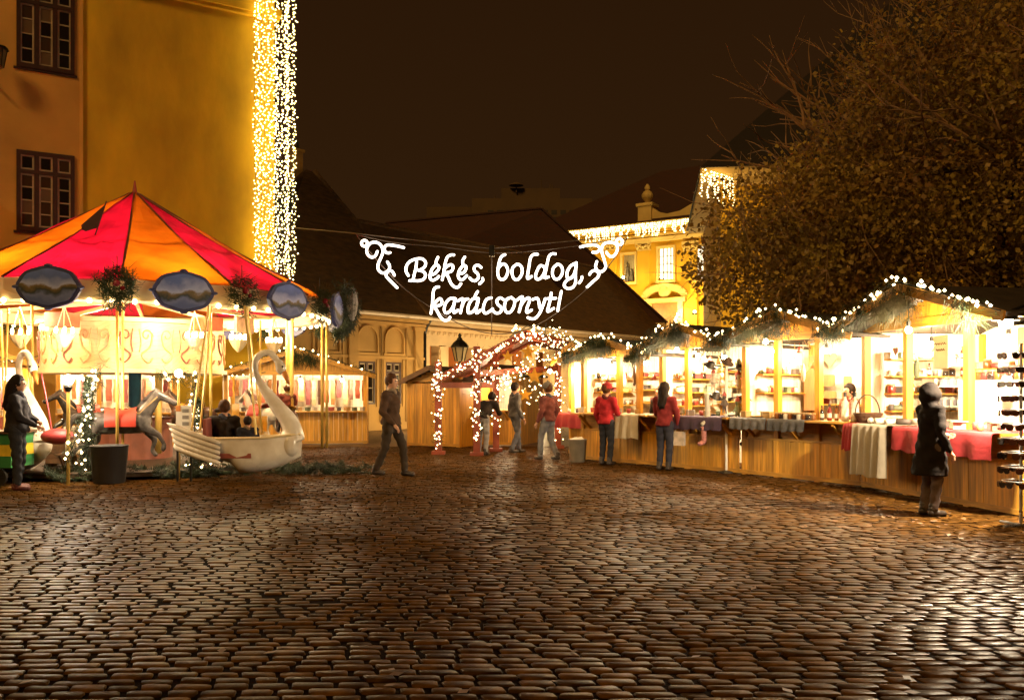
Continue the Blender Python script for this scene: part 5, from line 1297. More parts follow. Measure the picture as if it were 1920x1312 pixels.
crowd(S2, (Q[3]-Q[2]).length, 2.0, 'bottle stall', .1, 1.6, (1.28, ), 9, 2.44)
crowd(S1, 3.5, 2.2, 'red cloth stall', .15, 1.0, (1.25, 1.9), 4, 2.48)

# red tent wall at the end
o = MB().add([(2.85, .9, 2.5), (3.48, .1, 2.5), (3.48, .5, 1.0), (3.05, 1.0, 1.0), (3.2, .55, 2.1), (3.28, .62, 1.5)], [(0, 4, 5, 3), (4, 1, 2, 5)]).build('side_curtain', mat('red_curtain', (.55, .12, .08), .8, .2, 3, .2, trans=.2), S1)
# sunglasses and hat-band rack
rk = thing('sunglasses_rack', 'tall wire rack hung with rows of dark sunglasses beside red cloth stall', 'display rack', (5.87, 10.15, 0))
MB().tube([(0, 0, .05), (0, 0, 2.12)], .02, 8).build('column', STEEL, rk)
MB().tube([(-.25, -.1, .03), (.25, .1, .03)], .018, 6).tube([(-.1, .25, .03), (.1, -.25, .03)], .018, 6).build('foot', STEEL, rk)
for r_ in range(10):
    z = 2.02 - .165*r_
    MB().tube([Vector((.2*math.cos(a), .2*math.sin(a), z)) for a in [2*math.pi*i/16 for i in range(16)]], .006, 4, closed=True).build('ring', STEEL, rk)
    for k in range(6):
        a = k*math.pi/3 + .15*r_; g = MB(); tx, ty = -math.sin(a), math.cos(a); c = Vector((.22*math.cos(a), .22*math.sin(a), z-.045))
        for s in (-1, 1): 
            q = c + Vector((tx, ty, 0))*.048*s; g.lathe([(.042, -.008), (.042, .008)], 10, (0, 0, 0)); n = 20
            g.v[-n:] = [tuple(q + Vector((tx*v[0], ty*v[0], v[1]*.85)) + Vector((math.cos(a), math.sin(a), 0))*v[2]) for v in g.v[-n:]]
        g.bar(c + Vector((tx, ty, 0))*-.09 + Vector((0, 0, .02)), c + Vector((tx, ty, 0))*.09 + Vector((0, 0, .02)), .014, .02)
        o = g.build('sunglasses', (GL['dark'], mat('brown_lens', (.08, .03, .02), .15))[k % 2], None); o.location = rk.location
        tag(o, 'dark sunglasses hanging on the wire rack' if k % 2 == 0 else 'brown sunglasses hanging on the wire rack', 'sunglasses', 'dark sunglasses on the rack' if k % 2 == 0 else 'brown sunglasses on the rack')
# puppet and scarf stand in front of the puppet stall
sp = G(1362, 886); st = thing('puppet_stand', 'pale upright pole with arms carrying puppets, hats and stockings', 'display stand', sp)
MB().tube([(0, 0, 0), (0, 0, 2.05)], .025, 8).build('pole', WHITEP, st); MB().lathe([(.16, 0), (.15, .03), (.03, .05)], 12).build('base', DARKM, st)
arms = MB()
for a, z, l in ((2.8, 2.0, .34), (-.3, 1.95, .36), (3.3, 1.45, .3), (.1, 1.4, .34), (2.5, 1.0, .4), (-.5, .95, .42), (1.4, 1.9, .3)): arms.tube([(0, 0, z), (l*math.cos(a), l*math.sin(a)*.6, z+.06)], .012, 5)
arms.build('arm', DARKM, st)
for i, (dx, z, nm, m, lab) in enumerate(((-.32, 2.02, 'hat', CAPM, 'black felt hat hung high on the pale puppet pole'), (.3, 1.98, 'hat', CAPM, 'small black hat hung on pole arm beside the post'), (-.22, 1.44, 'hat', CAPM, 'black cap hung half way down the puppet pole'), (.34, 1.36, 'hat', CAPM, 'broad black hat hung half way down beside the post'), (0, 2.08, 'hat', mat('fur_hat', (.07, .04, .025), .9, .4, 20, .6), 'dark fur hat crowning the puppet pole'))):
    o = MB().lathe([(.13, 0), (.135, .01), (.075, .02), (.07, .09), (.03, .11)], 14).build('hat', m, None, smooth=True); o.location = sp + Vector((dx, -.03, z)); o.rotation_euler = (.5*(-1)**i, .3, 0); tag(o, lab, 'hat')
def puppet(dx, z, h, col, lab):
    t = thing('puppet', lab, 'puppet', sp + Vector((dx, -.05, z)))
    b = MB().cap((0, 0, h*.45), (0, 0, h*.7), h*.13, h*.10, 8).ball((0, 0, h*.88), h*.12, 10, 8)
    for s in (-1, 1): b.cap((s*h*.1, 0, h*.68), (s*h*.22, -.02, h*.42), h*.05, h*.04, 6).cap((s*h*.06, 0, h*.42), (s*h*.08, -.01, h*.05), h*.06, h*.045, 6).cap((s*h*.08, -.01, h*.04), (s*h*.09, -.06, h*.02), h*.045, h*.035, 6)
    meshobj('body', remesh(b, .014, 2, 'puppet_body'), col, t); MB().lathe([(h*.13, h*.94), (h*.1, h*1.05), (.005, h*1.18)], 10).build('cap', COLS[1], t)
    MB().tube([(0, 0, h*.98), (0, .02, h*1.6)], .004, 4).build('string', WIRE, t)
puppet(-.26, 1.55, .36, COLS[5], 'pale dressed puppet hanging high on the pole'); puppet(.22, 1.5, .38, COLS[0], 'white clad puppet hanging under the small hat'); puppet(.2, .98, .4, COLS[4], 'green clad puppet hanging low on the pole'); puppet(-.05, 1.12, .36, COLS[2], 'dark clad puppet hanging beside the pole')
for dx, z, l, m, lab in ((-.38, 1.0, .62, COLS[0], 'long white stocking dangling from the pole'), (-.44, .62, .36, mat('striped_sock', (.5, .2, .18), .8, .6, 30), 'striped stocking dangling low from the pole'), (.36, .62, .4, CAPM, 'black stocking dangling low from the pole')):
    o = MB().tube(catmull([(0, 0, l), (.01, 0, l*.5), (0, 0, l*.2), (-.06, -.02, .04), (-.12, -.02, .02)], 4), [.05]*9 + [.045, .045, .045, .045, .04, .04, .03, .02], 8).build('stocking', m, None, smooth=True); o.location = sp + Vector((dx, -.04, z - .1)); tag(o, lab, 'stocking')

# ------------------------------------------------------------------ festive gate with lit posts
gY = 21.3; GB = W(905, 0, gY)
REDB = mat('red_beam', (.24, .045, .018), .6, .3, 4, .1); ORF = mat('orange_awning', (.55, .12, .02), .75, .2, 3, .1, trans=.25)
gate = thing('light_gate', 'red timber gate canopy with posts and beams wound in fairy lights', 'gate', (W(905, 0, gY).x, gY, 0))
def gp_(px, py, Y=gY): return W(px, py, Y)
posts = [(822, 21.4), (858, 24.2), (894, 21.0), (930, 22.4), (1046, 23.6)]
gb = []
def bulbs_on(a, b, n, rad, br=.02):
    a, b = Vector(a), Vector(b)
    for _ in range(n): gb.append((a.lerp(b, random.random()) + Vector((random.gauss(0, rad), random.gauss(0, rad) - .06, random.gauss(0, rad))), br*random.uniform(.7, 1.15)))
for px_, Y in posts:
    x = (px_-960)/F*Y; top = 2.25 if px_ < 880 else 2.6
    MB().bx(x-.08, x+.08, Y-.08, Y+.08, 0, top).build('post', REDB, gate, world=True)
    MB().bx(x-.16, x+.16, Y-.16, Y+.16, 0, .08).build('post_foot', REDB, gate, world=True)
    bulbs_on((x, Y-.04, .25), (x, Y-.04, top), 75 if px_ in (822, 894) else 34, .06)
apx = gp_(985, 628, 21.6); lf_ = gp_(812, 716, 21.4); rt_ = gp_(1165, 672, 23.6); bk = Vector((0.2, 3.0, 0))
for a, b in ((lf_, apx), (apx, rt_), (lf_+bk, apx+bk), (apx+bk, rt_+bk)): MB().bar(a, b, .12, .16).build('rafter', REDB, gate, world=True)
MB().bar(gp_(812, 722, 21.45), gp_(930, 722, 22.4), .1, .14).build('tie_beam', REDB, gate, world=True); MB().bar(gp_(894, 700, 21.1), gp_(1046, 690, 23.6), .1, .14).build('tie_beam', REDB, gate, world=True)
MB().slab([apx + Vector((0, -.1, .12)), rt_ + Vector((0, -.1, .12)), rt_ + bk + Vector((0, .2, .1)), apx + bk + Vector((0, .2, .1))], .03).build('awning', ORF, gate, world=True)
MB().slab([lf_ + Vector((0, -.05, .1)), apx + Vector((0, -.1, .12)), apx + bk, lf_ + bk], .03).build('awning', REDB, gate, world=True)
bulbs_on(lf_, apx, 120, .035); bulbs_on(apx, apx.lerp(rt_, .45), 60, .04); plight(gate, W(960, 700, 22.6) - Vector(gate.location), 70, LCOL, .1)  # point light without a lamp, added to brighten the awning from below
for k in range(150):                                       # swags of lit branches under the apex
    u = random.random(); c = Vector(gp_(905 + 165*u, 700 + 45*math.sin(u*5) - 50*math.sin(math.pi*u), 21.3 + 1.2*u)); gb.append((c + Vector((random.gauss(0, .10), random.gauss(0, .2), random.gauss(.0, .16))), .018*random.uniform(.7, 1.2)))
for k in range(95):
    u = random.random(); c = Vector(gp_(975 + 75*u, 700 + 40*u, 22)); gb.append((c + Vector((random.gauss(0, .22), random.gauss(0, .25), random.gauss(-.1, .35))), .018*random.uniform(.7, 1.2)))
m_ = MB()
for p, r in gb: m_.octa(p, r)
m_.build('bulb', BULB, gate, world=True)['kind'] = 'stuff'
m_ = MB(); needles(m_, [p for p, r in gb[::2]], 9, .12, .05, .005, .2); m_.build('fir_sprigs', FIR, gate, world=True)['kind'] = 'stuff'
for px_, py_, w_ in ((990, 660, 30), (1002, 705, 34), (952, 668, 24), (985, 740, 26)):       # yellow paper stars
    c = gp_(px_, py_, 21.2); pts = []
    for i in range(10): a = math.pi/2 + i*math.pi/5; r = w_/F*21.2*(.5 if i % 2 == 0 else .22); pts.append((c.x + r*math.cos(a), c.z + r*math.sin(a)))
    MB().prism(pts, c.y-.02, c.y+.02).build('paper_star', mat('paper_star', (.75, .42, .03), .6, .2, 4, 0, trans=.3), gate, world=True)
# small lit star branches above the apex
m_ = MB(); w_ = MB()
for k in range(22):
    c = gp_(random.uniform(955, 1030), random.uniform(606, 634), 21.5); m_.octa(c, .03)
w_.tube([gp_(955, 632, 21.5), gp_(990, 610, 21.5), gp_(1028, 632, 21.5)], .015, 5).tube([gp_(1020, 640, 21.5), gp_(1024, 605, 21.5)], .012, 5)
m_.build('bulb', BULB, gate, world=True)['kind'] = 'stuff'; w_.build('finial_branch', WIRE, gate, world=True)

# huts behind the gate
hutA = stall('wooden_hut', 'closed brown wooden hut with dark hip roof beside the lit gate', W(766, 0, 24.5).xy, W(862, 0, 23.9).xy, 2.0, (.02, .98), 1.78, 2.22, .25, shelf=False, boards=True, roofm=ROOFD, back=WOOD, apron=False, counter=1.78)
hutB = stall('market_stall', 'stall with arched window behind the lit gate posts', W(868, 0, 25.2).xy, W(966, 0, 24.6).xy, 2.0, (.02, .30, .62, .98), 1.95, 2.3, .3, shelf=True, roofm=ROOFD, apron=False, counter=1.0)
MB().prism([(.55, 1.94), (.55, 1.0)] + [] + [(.56, 1.0), (.56, 1.6)] + [(.78 - .22*math.cos(a), 1.62 + .22*math.sin(a)) for a in [math.pi*i/10 for i in range(11)]] + [(1.0, 1.0), (1.02, 1.0), (1.02, 1.94)], -.02, .02).build('arched_panel', REDB, hutB)
hang_lamp(hutB, .3, .5, 1.75, 70, 'bulb in the left bay of the arched window stall', .05); hang_lamp(hutB, 1.15, .5, 1.75, 90, 'bulb in the right bay of the arched window stall', .05)
S5 = stall('market_stall', 'small brightly lit stall with red fringed table next to gate', W(1070, 0, 21.8).xy, W(1134, 0, 20.6).xy, 1.6, (.03, .97), 2.25, 2.7, .45, shelf=True, counter=1.0, apron=False)
hang_lamp(S5, .55, .25, 2.0, 170, 'glaring bulb in the small stall with red table', .08, shade=False); hang_lamp(S5, -.1, -.55, 2.02, 150, 'glaring bare bulb hanging outside the small stall', .08, shade=False)
drape(S5, .0, 1.5, -.46, .3, 1.002, .35, RED, 'counter_cloth', 'red fringed cloth on the small bright stall table', 'cloth', wav=.03)
for k in range(7): heap(S5, .15 + .18*k, -.15 + .12*(k % 2), 1.01, ('cup', 'box')[k % 2], ('mug on the small bright stall table', 'box on the small bright stall table')[k % 2], ('mugs on small stall', 'boxes on small stall')[k % 2], COLS[k % 6])
for t in (hutA, hutB, S5): 
    if 'length' in t.keys(): del t['length']
garland('bulb garland on the gable of small bright stall', [sloc(S5, -.3, -.5, 2.28), sloc(S5, .7, -.5, 2.78), sloc(S5, 1.6, -.5, 2.28)], .9, 20, .14, .028)
# stalls behind the carousel
M1 = stall('market_stall', 'dim stall crowded with hanging goods behind the carousel poles', W(418, 0, 24.9).xy, W(690, 0, 25.6).xy, 1.5, (.02, .35, .68, .98), 1.98, 2.72, .4, shelf=True, counter=.95, apron=False)
M2 = stall('market_stall', 'stall behind the carousel column stacked with red brown goods', W(105, 0, 23.0).xy, W(330, 0, 23.9).xy, 1.2, (.02, .35, .68, .98), 2.15, 2.5, .3, shelf=True, counter=.95, apron=False)
M0 = stall('market_stall', 'stall at the ochre house corner with little bulbs over heaped sweets', W(-130, 0, 20.3).xy, W(62, 0, 21.6).xy, 1.0, (.02, .5, .98), 2.1, 2.6, .3, shelf=True, counter=.95, apron=False)
for t, x, wt, lab in ((M1, .8, 60, 'bulb in the left bay of dim stall behind carousel'), (M1, 2.1, 60, 'bulb in the middle bay of dim stall behind carousel'), (M1, 3.3, 55, 'bulb in the right bay of dim stall behind carousel'), (M2, .6, 60, 'bulb in stall with red brown goods, near the house'), (M2, 2.3, 60, 'bulb in stall with red brown goods, near the swan'), (M0, 1.6, 70, 'bulb in the sweets stall at the ochre house')): hang_lamp(t, x, .5, 1.85, wt, lab, .05)
SCF = [mat('scarf%d_goods' % i, c, .85, .3, 8) for i, c in enumerate(((.3, .07, .03), (.42, .2, .07), (.2, .05, .05), (.5, .38, .22), (.12, .06, .04)))]
for t, n, lab, grp in ((M1, 22, 'scarf hanging in dim stall behind carousel', 'scarves in the dim stall'), (M2, 14, 'scarf hanging in stall with red brown goods', 'scarves in red brown stall'), (M0, 10, 'cloth hanging in the sweets stall', 'cloths in the sweets stall')):
    L = t['length']
    for k in range(n):
        w_, h_ = random.uniform(.1, .17), random.uniform(.45, .8); m_ = MB(); z = 1.85
        for i in range(5):
            m_.v += [(-w_/2 + .01*math.sin(i*2), .015*math.sin(i*1.5), -h_*i/4), (w_/2 + .01*math.sin(i*2.4), .015*math.sin(i*1.5+1), -h_*i/4)]
        for i in range(4): m_.f.append((2*i, 2*i+1, 2*i+3, 2*i+2))
        o = m_.build('scarf', SCF[k % 5], None); o.location = sloc(t, .12 + (L-.24)*k/(n-1), .65 + random.uniform(0, .35), z); o.rotation_euler = (0, 0, t.rotation_euler.z + random.gauss(0, .2)); tag(o, lab, 'scarf', grp)
    for k in range(int(L/.22)): heap(t, .15 + .22*k, -.15 + .1*(k % 2), .955, 'box', 'box heaped on ' + ('dim stall counter' if t is M1 else 'red brown stall counter' if t is M2 else 'sweets stall counter'), 'boxes on ' + ('dim stall' if t is M1 else 'red brown stall' if t is M2 else 'sweets stall'), COLS[k % 6])
l1 = M1['length']
garland('bulb garland along the gable of dim stall behind carousel', [sloc(M1, -.25, -.45, 2.0), sloc(M1, l1/2, -.45, 2.78), sloc(M1, l1+.25, -.45, 2.0)], .8, 22, .15, .03, [(sloc(M1, l1/2, -.45, 2.7), .35), (sloc(M1, l1*.6, -.45, 2.6), .3)])
garland('string of bulbs sagging along the dim stall eaves', [sloc(M1, -.6, -.5, 2.12), sloc(M1, l1*.3, -.5, 2.05)], .9, 0, .1, .028, sag=.12)
garland('string of bulbs sagging before the sweets stall', [sloc(M0, .3, -.35, 2.2), sloc(M0, 2.3, -.35, 2.42)], .5, 0, .1, .03, sag=.08)
for t in (M0, M1, M2): del t['length']

# ------------------------------------------------------------------ clutter round the carousel foot
ap_ = W(128, 712, 14.6)
o = thing('work_lamp', 'glaring white lamp on a stand before the carousel drum', 'lamp', (ap_.x, ap_.y, 0))
MB().tube([(0, 0, 0), (0, 0, ap_.z-.1)], .03, 8).build('stand', BRASS, o); MB().ball((0, 0, ap_.z), .085, 12, 10).build('bulb', HOT, o); MB().lathe([(.03, -.2), (.07, -.12), (.05, -.08)], 10, (0, 0, ap_.z)).build('socket', DARKM, o)
plight(o, (0, 0, ap_.z), 480, (1, .84, .6), .14)
ap2_ = W(335, 700, 15.6)
o = thing('work_lamp', 'lamp with white shade among fir twigs behind swan tail', 'lamp', (ap2_.x, ap2_.y, 0))
MB().tube([(0, 0, 0), (0, 0, ap2_.z-.08)], .025, 8).build('stand', BRASS, o); MB().ball((0, 0, ap2_.z), .07, 10, 8).build('bulb', HOT, o); plight(o, (0, 0, ap2_.z), 140, (1, .84, .6), .1)
g0, g1, g2, g3 = W(185, 690, 14.6), W(165, 760, 14.5), W(140, 830, 14.4), W(122, 868, 14.3)
garland('leaning column of fir twigs with dense bulbs before the drum', [g0, g1, g2, g3], 2.0, 70, .15, .03)
garland('fir twigs with bulbs hanging under the drum edge', [W(300, 700, 15.2), W(325, 712, 15.2), W(350, 705, 15.2), W(372, 700, 15.2)], 1.2, 60, .17, .028)
garland('fir twigs with bulbs twined down beside the paper board', [W(368, 705, 15.3), W(362, 760, 15.3), W(366, 815, 15.3)], 1.0, 50, .15, .026)
def cone_tree(px, py, h, r, lab):
    p = G(px, py); t = thing('fir_tree', lab, 'fir tree', p); f = MB(); b = MB()
    MB().tube([(0, 0, 0), (.02, 0, h)], [.03, .008], 6).build('trunk', WOODD, t)
    for k in range(150):
        u = random.random()**.8; rr = r*(1-u)*random.uniform(.35, 1); a = random.uniform(0, 6.3); q = Vector((rr*math.cos(a), rr*math.sin(a), .12 + (h-.14)*u)); c = Vector((0, 0, q.z + .08))
        needles(f, [c.lerp(q, i/4) for i in range(1, 5)], 8, .10, .02, .006, .25)
        if k % 2: b.octa(q, .024)
    f.build('crown', FIR, t)['kind'] = 'stuff'; b.build('bulb', BULB, t)['kind'] = 'stuff'
cone_tree(165, 899, 1.75, .26, 'slim little fir tree with bulbs before the drum'); cone_tree(372, 893, 1.35, .3, 'stubby little fir tree with bulbs behind the swan tail')
nb = G(345, 900); o = thing('notice_board', 'white paper notice board with orange corner standing beside swan tail', 'notice board', (W(345, 0, 15.1).x, 15.1, 0))
z0, z1 = W(0, 812, 15.1).z, W(0, 760, 15.1).z
MB().bx(-.13, .13, -.02, .02, z0, z1).build('sheet', WHITEP, o); MB().bx(-.13, -.05, -.026, -.021, z1-.1, z1).build('orange_corner', mat('orange_print', (.6, .2, .03), .6), o); MB().bx(-.13, -.1, 0, .03, 0, z0).bx(.1, .13, 0, .03, 0, z0).build('leg', DARKM, o)
for k in range(3): MB().bx(-.02, .09, -.026, -.021, z1-.12-.11*k, z1-.06-.11*k).build('print', mat('grey_print', (.3, .28, .25), .7), o)
def bin_(px, py, r, h, m, lab, bag=True):
    p = G(px, py); t = thing('waste_bin', lab, 'bin', p); MB().lathe([(r*.82, 0), (r*.85, .02), (r, h), (r*1.05, h+.02), (r*.95, h+.02), (r*.8, h*.6)], 16).build('body', m, t, smooth=True)
    if bag:
        b = MB().ball((0, 0, h-.02), r*.9, 12, 8, (1, 1, .45)); b.v = [(x+random.gauss(0, .012), y+random.gauss(0, .012), z+random.gauss(0, .014)) for x, y, z in b.v]; b.build('bin_bag', WHITE, t, smooth=True)
bin_(1083, 866, .2, .48, mat('bin_grey', (.16, .13, .09), .6, .2), 'grey waste bin overflowing with pale rubbish before small stall')
bin_(205, 905, .3, .62, mat('bin_dark', (.025, .02, .018), .6, .2), 'dark waste bin standing before the carousel horses', False)
tb = G(148, 894); t = thing('side_table', 'low folding table with pale cloth beside the dark bin', 'table', (tb.x, tb.y, 0))
MB().bx(-.35, .35, -.2, .2, .40, .43).build('table_top', WOODD, t)
for sx in (-1, 1):
    MB().bar((sx*.28, -.15, 0), (sx*.28, .15, .4), .03, .03).build('leg', WOODD, t); MB().bar((sx*.28, .15, 0), (sx*.28, -.15, .4), .03, .03).build('leg', WOODD, t)
o = MB().box((0, 0, .22), (.4, .3, .42)).box((0, 0, .455), (.44, .33, .05)).build('carton', mat('cream_carton', (.62, .5, .33), .7, .15), None); o.location = tb + Vector((.02, .02, .432)); tag(o, 'cream carton standing on the low folding table', 'carton')
ct = G(60, 893); t = thing('striped_cart', 'low cart with green and yellow striped side behind standing person', 'cart', (-8.75, 14.75, 0))
for k, (m) in enumerate((mat('cart_green', (.02, .16, .04), .5), mat('cart_yellow', (.6, .42, .02), .5), mat('cart_green', (.02, .16, .04), .5))): MB().bx(-.7, .55, -.35 - .002*k, .35, .3 + .19*k, .485 + .19*k).build('side_stripe', m, t)
MB().bx(-.75, .6, -.4, .4, .86, .9).build('top', WOODD, t)
for sx in (-.5, .35): MB().lathe([(.02, -.03), (.15, -.03), (.15, .03), (.02, .03)], 14).build('wheel', DARKM, t)
for ch, sx in zip([c for c in t.children if c.name.startswith('wheel')], (-.5, .35)): ch.rotation_euler = (math.pi/2, 0, 0); ch.location = (sx, -.37, .15)
cr_ = G(118, 890); t = thing('wooden_crate', 'brown slatted wooden crate beside the striped cart', 'crate', (cr_.x, cr_.y + .1, 0), .1)
for k in range(5): MB().bx(-.28, .28, -.2, -.18, .22+.095*k, .305+.095*k).build('slat', WOODD, t)
MB().bx(-.28, .28, -.178, .2, .2, .66).build('body', WOODD, t); MB().bx(-.27, -.2, -.12, .12, 0, .2).bx(.2, .27, -.12, .12, 0, .2).build('foot', WOODD, t)
o = MB().ball((0, 0, .12), .25, 14, 10, (1.1, .8, .55)).tube(catmull([(-.1, 0, .2), (-.16, 0, .6), (-.28, 0, 1.2)], 5), .014, 6).build('red_seat', mat('toy_red', (.30, .03, .03), .5, .3), car, smooth=True); o.location = W(108, 820, 15.0) - CC + Vector((0, 0, -.1))
def fir_pile(px, py, n, w_, lab):
    p = G(px, py); m_ = MB()
    for _ in range(n):
        a = random.uniform(0, 6.3); b = Vector((random.gauss(0, w_), random.gauss(0, .14), random.uniform(.02, .12))); e = b + Vector((.38*math.cos(a), .25*math.sin(a), random.uniform(-.02, .16)))
        m_.tube([b, e], .007, 4); needles(m_, [b.lerp(e, i/7) for i in range(8)], 12, .085, .012, .005)
    o = m_.build('fir_branches', FIR, None); o.location = p; o['kind'] = 'stuff'; tag(o, lab, 'fir branches')
fir_pile(150, 899, 34, .4, 'cut fir branches on stones under the folding table'); fir_pile(320, 896, 60, .42, 'cut fir branches heaped under the swan tail'); fir_pile(115, 903, 9, .22, 'cut fir branches beside the wooden crate'); fir_pile(470, 890, 26, .6, 'scattered fir branches under the swan breast'); fir_pile(610, 888, 34, .5, 'scattered fir branches under the brown horse')

# ------------------------------------------------------------------ neon greeting sign
NEON = emis('neon_tube', (1, .84, .68), 5.0)
SY = 20.0
def zA(x, y): return W(660 + x/6.857, 430 + y/6.857, SY)
def zB(x, y): return W(900 + x/6.62, 430 + y/6.62, SY)
c0 = W(920, 600, SY); sign = thing('greeting_sign', 'glowing neon greeting Békés boldog karácsonyt hung on wires', 'sign', c0)
def letter(name, conv, *strokes):
    m_ = MB()
    for s in strokes: m_.tube(catmull([conv(*p) for p in s], 5), .028, 8); m_.ball(conv(*s[0]), .028, 8, 6); m_.ball(conv(*s[-1]), .028, 8, 6)
    return m_.build(name, NEON, sign, smooth=True, world=True)
def ring(conv, cx, cy, r): return [(cx + r*math.cos(a), cy + r*math.sin(a)) for a in [2*math.pi*i/12 for i in range(13)]]
letter('scroll_ornament', zA, ring(zA, 160, 180, 38), [(325,285),(300,340),(250,360),(200,320),(190,250),(230,185),(290,165),(350,185),(390,240),(395,300),(370,370),(335,450),(340,520),(390,560),(440,550),(480,510),(480,460),(455,420)], [(405,275),(420,230),(450,203),(500,203),(580,215),(665,235)], [(408,240),(430,290),(465,305),(490,300)], [(440,560),(440,600),(480,650),(530,700),(580,750)], [(440,570),(480,530),(520,545),(545,590)])
letter('letter', zA, [(725,595),(695,540),(700,470),(750,410),(830,380),(900,380),(945,420),(935,480),(880,520),(850,525),(920,545),(945,590),(920,640),(860,660),(800,660),(740,660)], [(830,420),(820,500),(800,580),(785,650)])
letter('letter', zA, [(1000,590),(1060,570),(1110,520),(1115,475),(1080,460),(1030,510),(1005,580),(1005,630),(1040,655),(1090,630),(1115,605)], [(1105,360),(1085,400),(1080,440)])
letter('letter', zA, [(1310,330),(1270,330),(1225,360),(1200,430),(1185,520),(1160,650)], [(1180,520),(1230,470),(1280,455),(1300,490),(1275,540),(1200,560)], [(1200,560),(1240,620),(1270,690),(1310,735),(1360,745),(1400,700)])
letter('letter', zA, [(1370,570),(1430,560),(1465,510),(1460,470),(1420,475),(1380,530),(1365,600),(1390,645),(1430,640),(1475,595)], [(1450,355),(1425,400),(1425,450)])
letter('letter', zA, [(1660,490),(1620,460),(1575,480),(1575,530),(1615,570),(1625,620),(1590,660),(1545,655),(1515,625)])
letter('comma', zA, [(1680,630),(1680,660),(1640,700)])
letter('letter', zA, [(1115,740),(1070,750),(1045,800),(1040,880),(1030,980),(1015,1080)], [(1040,980),(1090,920),(1130,890),(1155,920),(1140,970),(1060,990)], [(1060,990),(1100,1060),(1140,1130),(1190,1170),(1240,1160),(1260,1130)])
letter('letter', zA, [(1320,890),(1260,890),(1205,950),(1185,1030),(1210,1075),(1260,1050),(1310,970),(1325,890)], [(1325,890),(1305,1000),(1310,1070),(1360,1040)])
letter('letter', zA, [(1360,920),(1420,890),(1430,920),(1410,1000),(1395,1075)], [(1415,980),(1450,910),(1490,895)])
letter('letter', zA, [(1620,890),(1560,890),(1510,950),(1490,1020),(1500,1075),(1560,1050),(1610,970),(1625,890)], [(1625,890),(1600,1000),(1600,1075),(1650,1040)], [(1615,800),(1590,840),(1580,870)])
letter('letter', zB, [(140,850),(80,870),(45,950),(45,1020),(80,1040),(150,995)])
letter('letter', zB, [(310,315),(265,340),(235,420),(220,530),(235,600),(275,625),(320,595),(345,520),(325,450),(280,430),(240,470)])
letter('letter', zB, [(455,435),(405,480),(400,560),(430,620),(480,615),(520,550),(520,480),(490,440),(455,435)])
letter('letter', zB, [(715,310),(660,315),(625,360),(610,450),(595,540),(590,610),(640,585)])
letter('letter', zB, [(800,470),(750,450),(710,510),(690,580),(710,620),(760,600),(800,530),(810,460)], [(935,305),(890,305),(855,340),(835,420),(815,520),(800,600),(850,590)])
letter('letter', zB, [(960,435),(910,480),(900,560),(930,615),(980,610),(1020,550),(1020,480),(990,440),(960,435)])
letter('letter', zB, [(1190,420),(1130,450),(1085,520),(1080,590),(1110,610),(1160,570),(1190,480),(1195,415)], [(1195,415),(1185,560),(1185,660),(1150,720),(1090,735),(1045,700),(1070,640),(1140,600)])
letter('comma', zB, [(1265,590),(1260,625),(1230,665)])
letter('letter', zB, [(290,870),(250,850),(210,880),(220,930),(265,970),(255,1025),(205,1040),(165,1015),(155,985)])
letter('letter', zB, [(390,845),(330,870),(305,950),(320,1020),(370,1030),(415,970),(430,890),(390,845)])
letter('letter', zB, [(455,880),(520,835),(525,870),(505,950),(485,1025)], [(500,960),(550,880),(605,850),(615,890),(585,970),(580,1030),(640,1000)])
letter('letter', zB, [(655,870),(710,855),(730,900),(740,970)], [(810,860),(780,950),(740,1040),(690,1100),(640,1110),(595,1095)])
letter('letter', zB, [(885,790),(870,880),(850,960),(840,1020),(915,980)], [(840,860),(940,855)])
letter('exclamation_mark', zB, [(1010,770),(990,870),(965,1010)])
letter('scroll_ornament', zB, ring(zB, 1730, 155, 38), [(1570,285),(1610,335),(1660,330),(1700,270),(1700,200),(1650,165),(1580,165),(1530,190),(1510,250),(1520,310),(1545,390),(1560,470),(1520,520),(1470,520),(1435,470),(1450,400)], [(1245,220),(1330,200),(1420,195),(1470,215),(1500,250)], [(1400,285),(1450,285),(1490,250)], [(1480,530),(1465,590),(1400,650),(1330,715)], [(1470,540),(1430,510),(1380,530),(1360,560)])
FRM = mat('sign_frame', (.10, .07, .045), .5, .2)
def wpx(*pts): return [W(x, y, SY+.06) for x, y in pts]
for pts in (wpx((668,440),(740,455),(830,463),(920,474),(1010,470),(1100,458),(1176,446)), wpx((668,440),(700,480),(760,543),(830,590),(880,615),(920,625),(960,624),(1010,608),(1080,560),(1140,500),(1176,446)), wpx((922,460),(922,628))): MB().tube(catmull(pts, 4), .011, 5).build('frame_rod', FRM, sign, world=True)
lw = [fL.C + fL.u*-.1 + fL.n*.05 + Vector((0, 0, 1.6 + (728-424)/F*27.5))]
MB().tube([lw[0], W(668, 438, SY+.06), W(920, 466, SY+.06), W(1176, 442, SY+.06), W(1320, 425, 39.5)], .012, 5).build('suspension_wire', FRM, sign, world=True)
MB().bx(W(917, 0, SY).x, W(927, 0, SY).x, SY-.02, SY+.12, W(0, 480, SY).z, W(0, 460, SY).z).build('clamp', DARKM, sign, world=True)
plight(sign, (0, -.5, .8), 18, (1, .8, .6), .8)

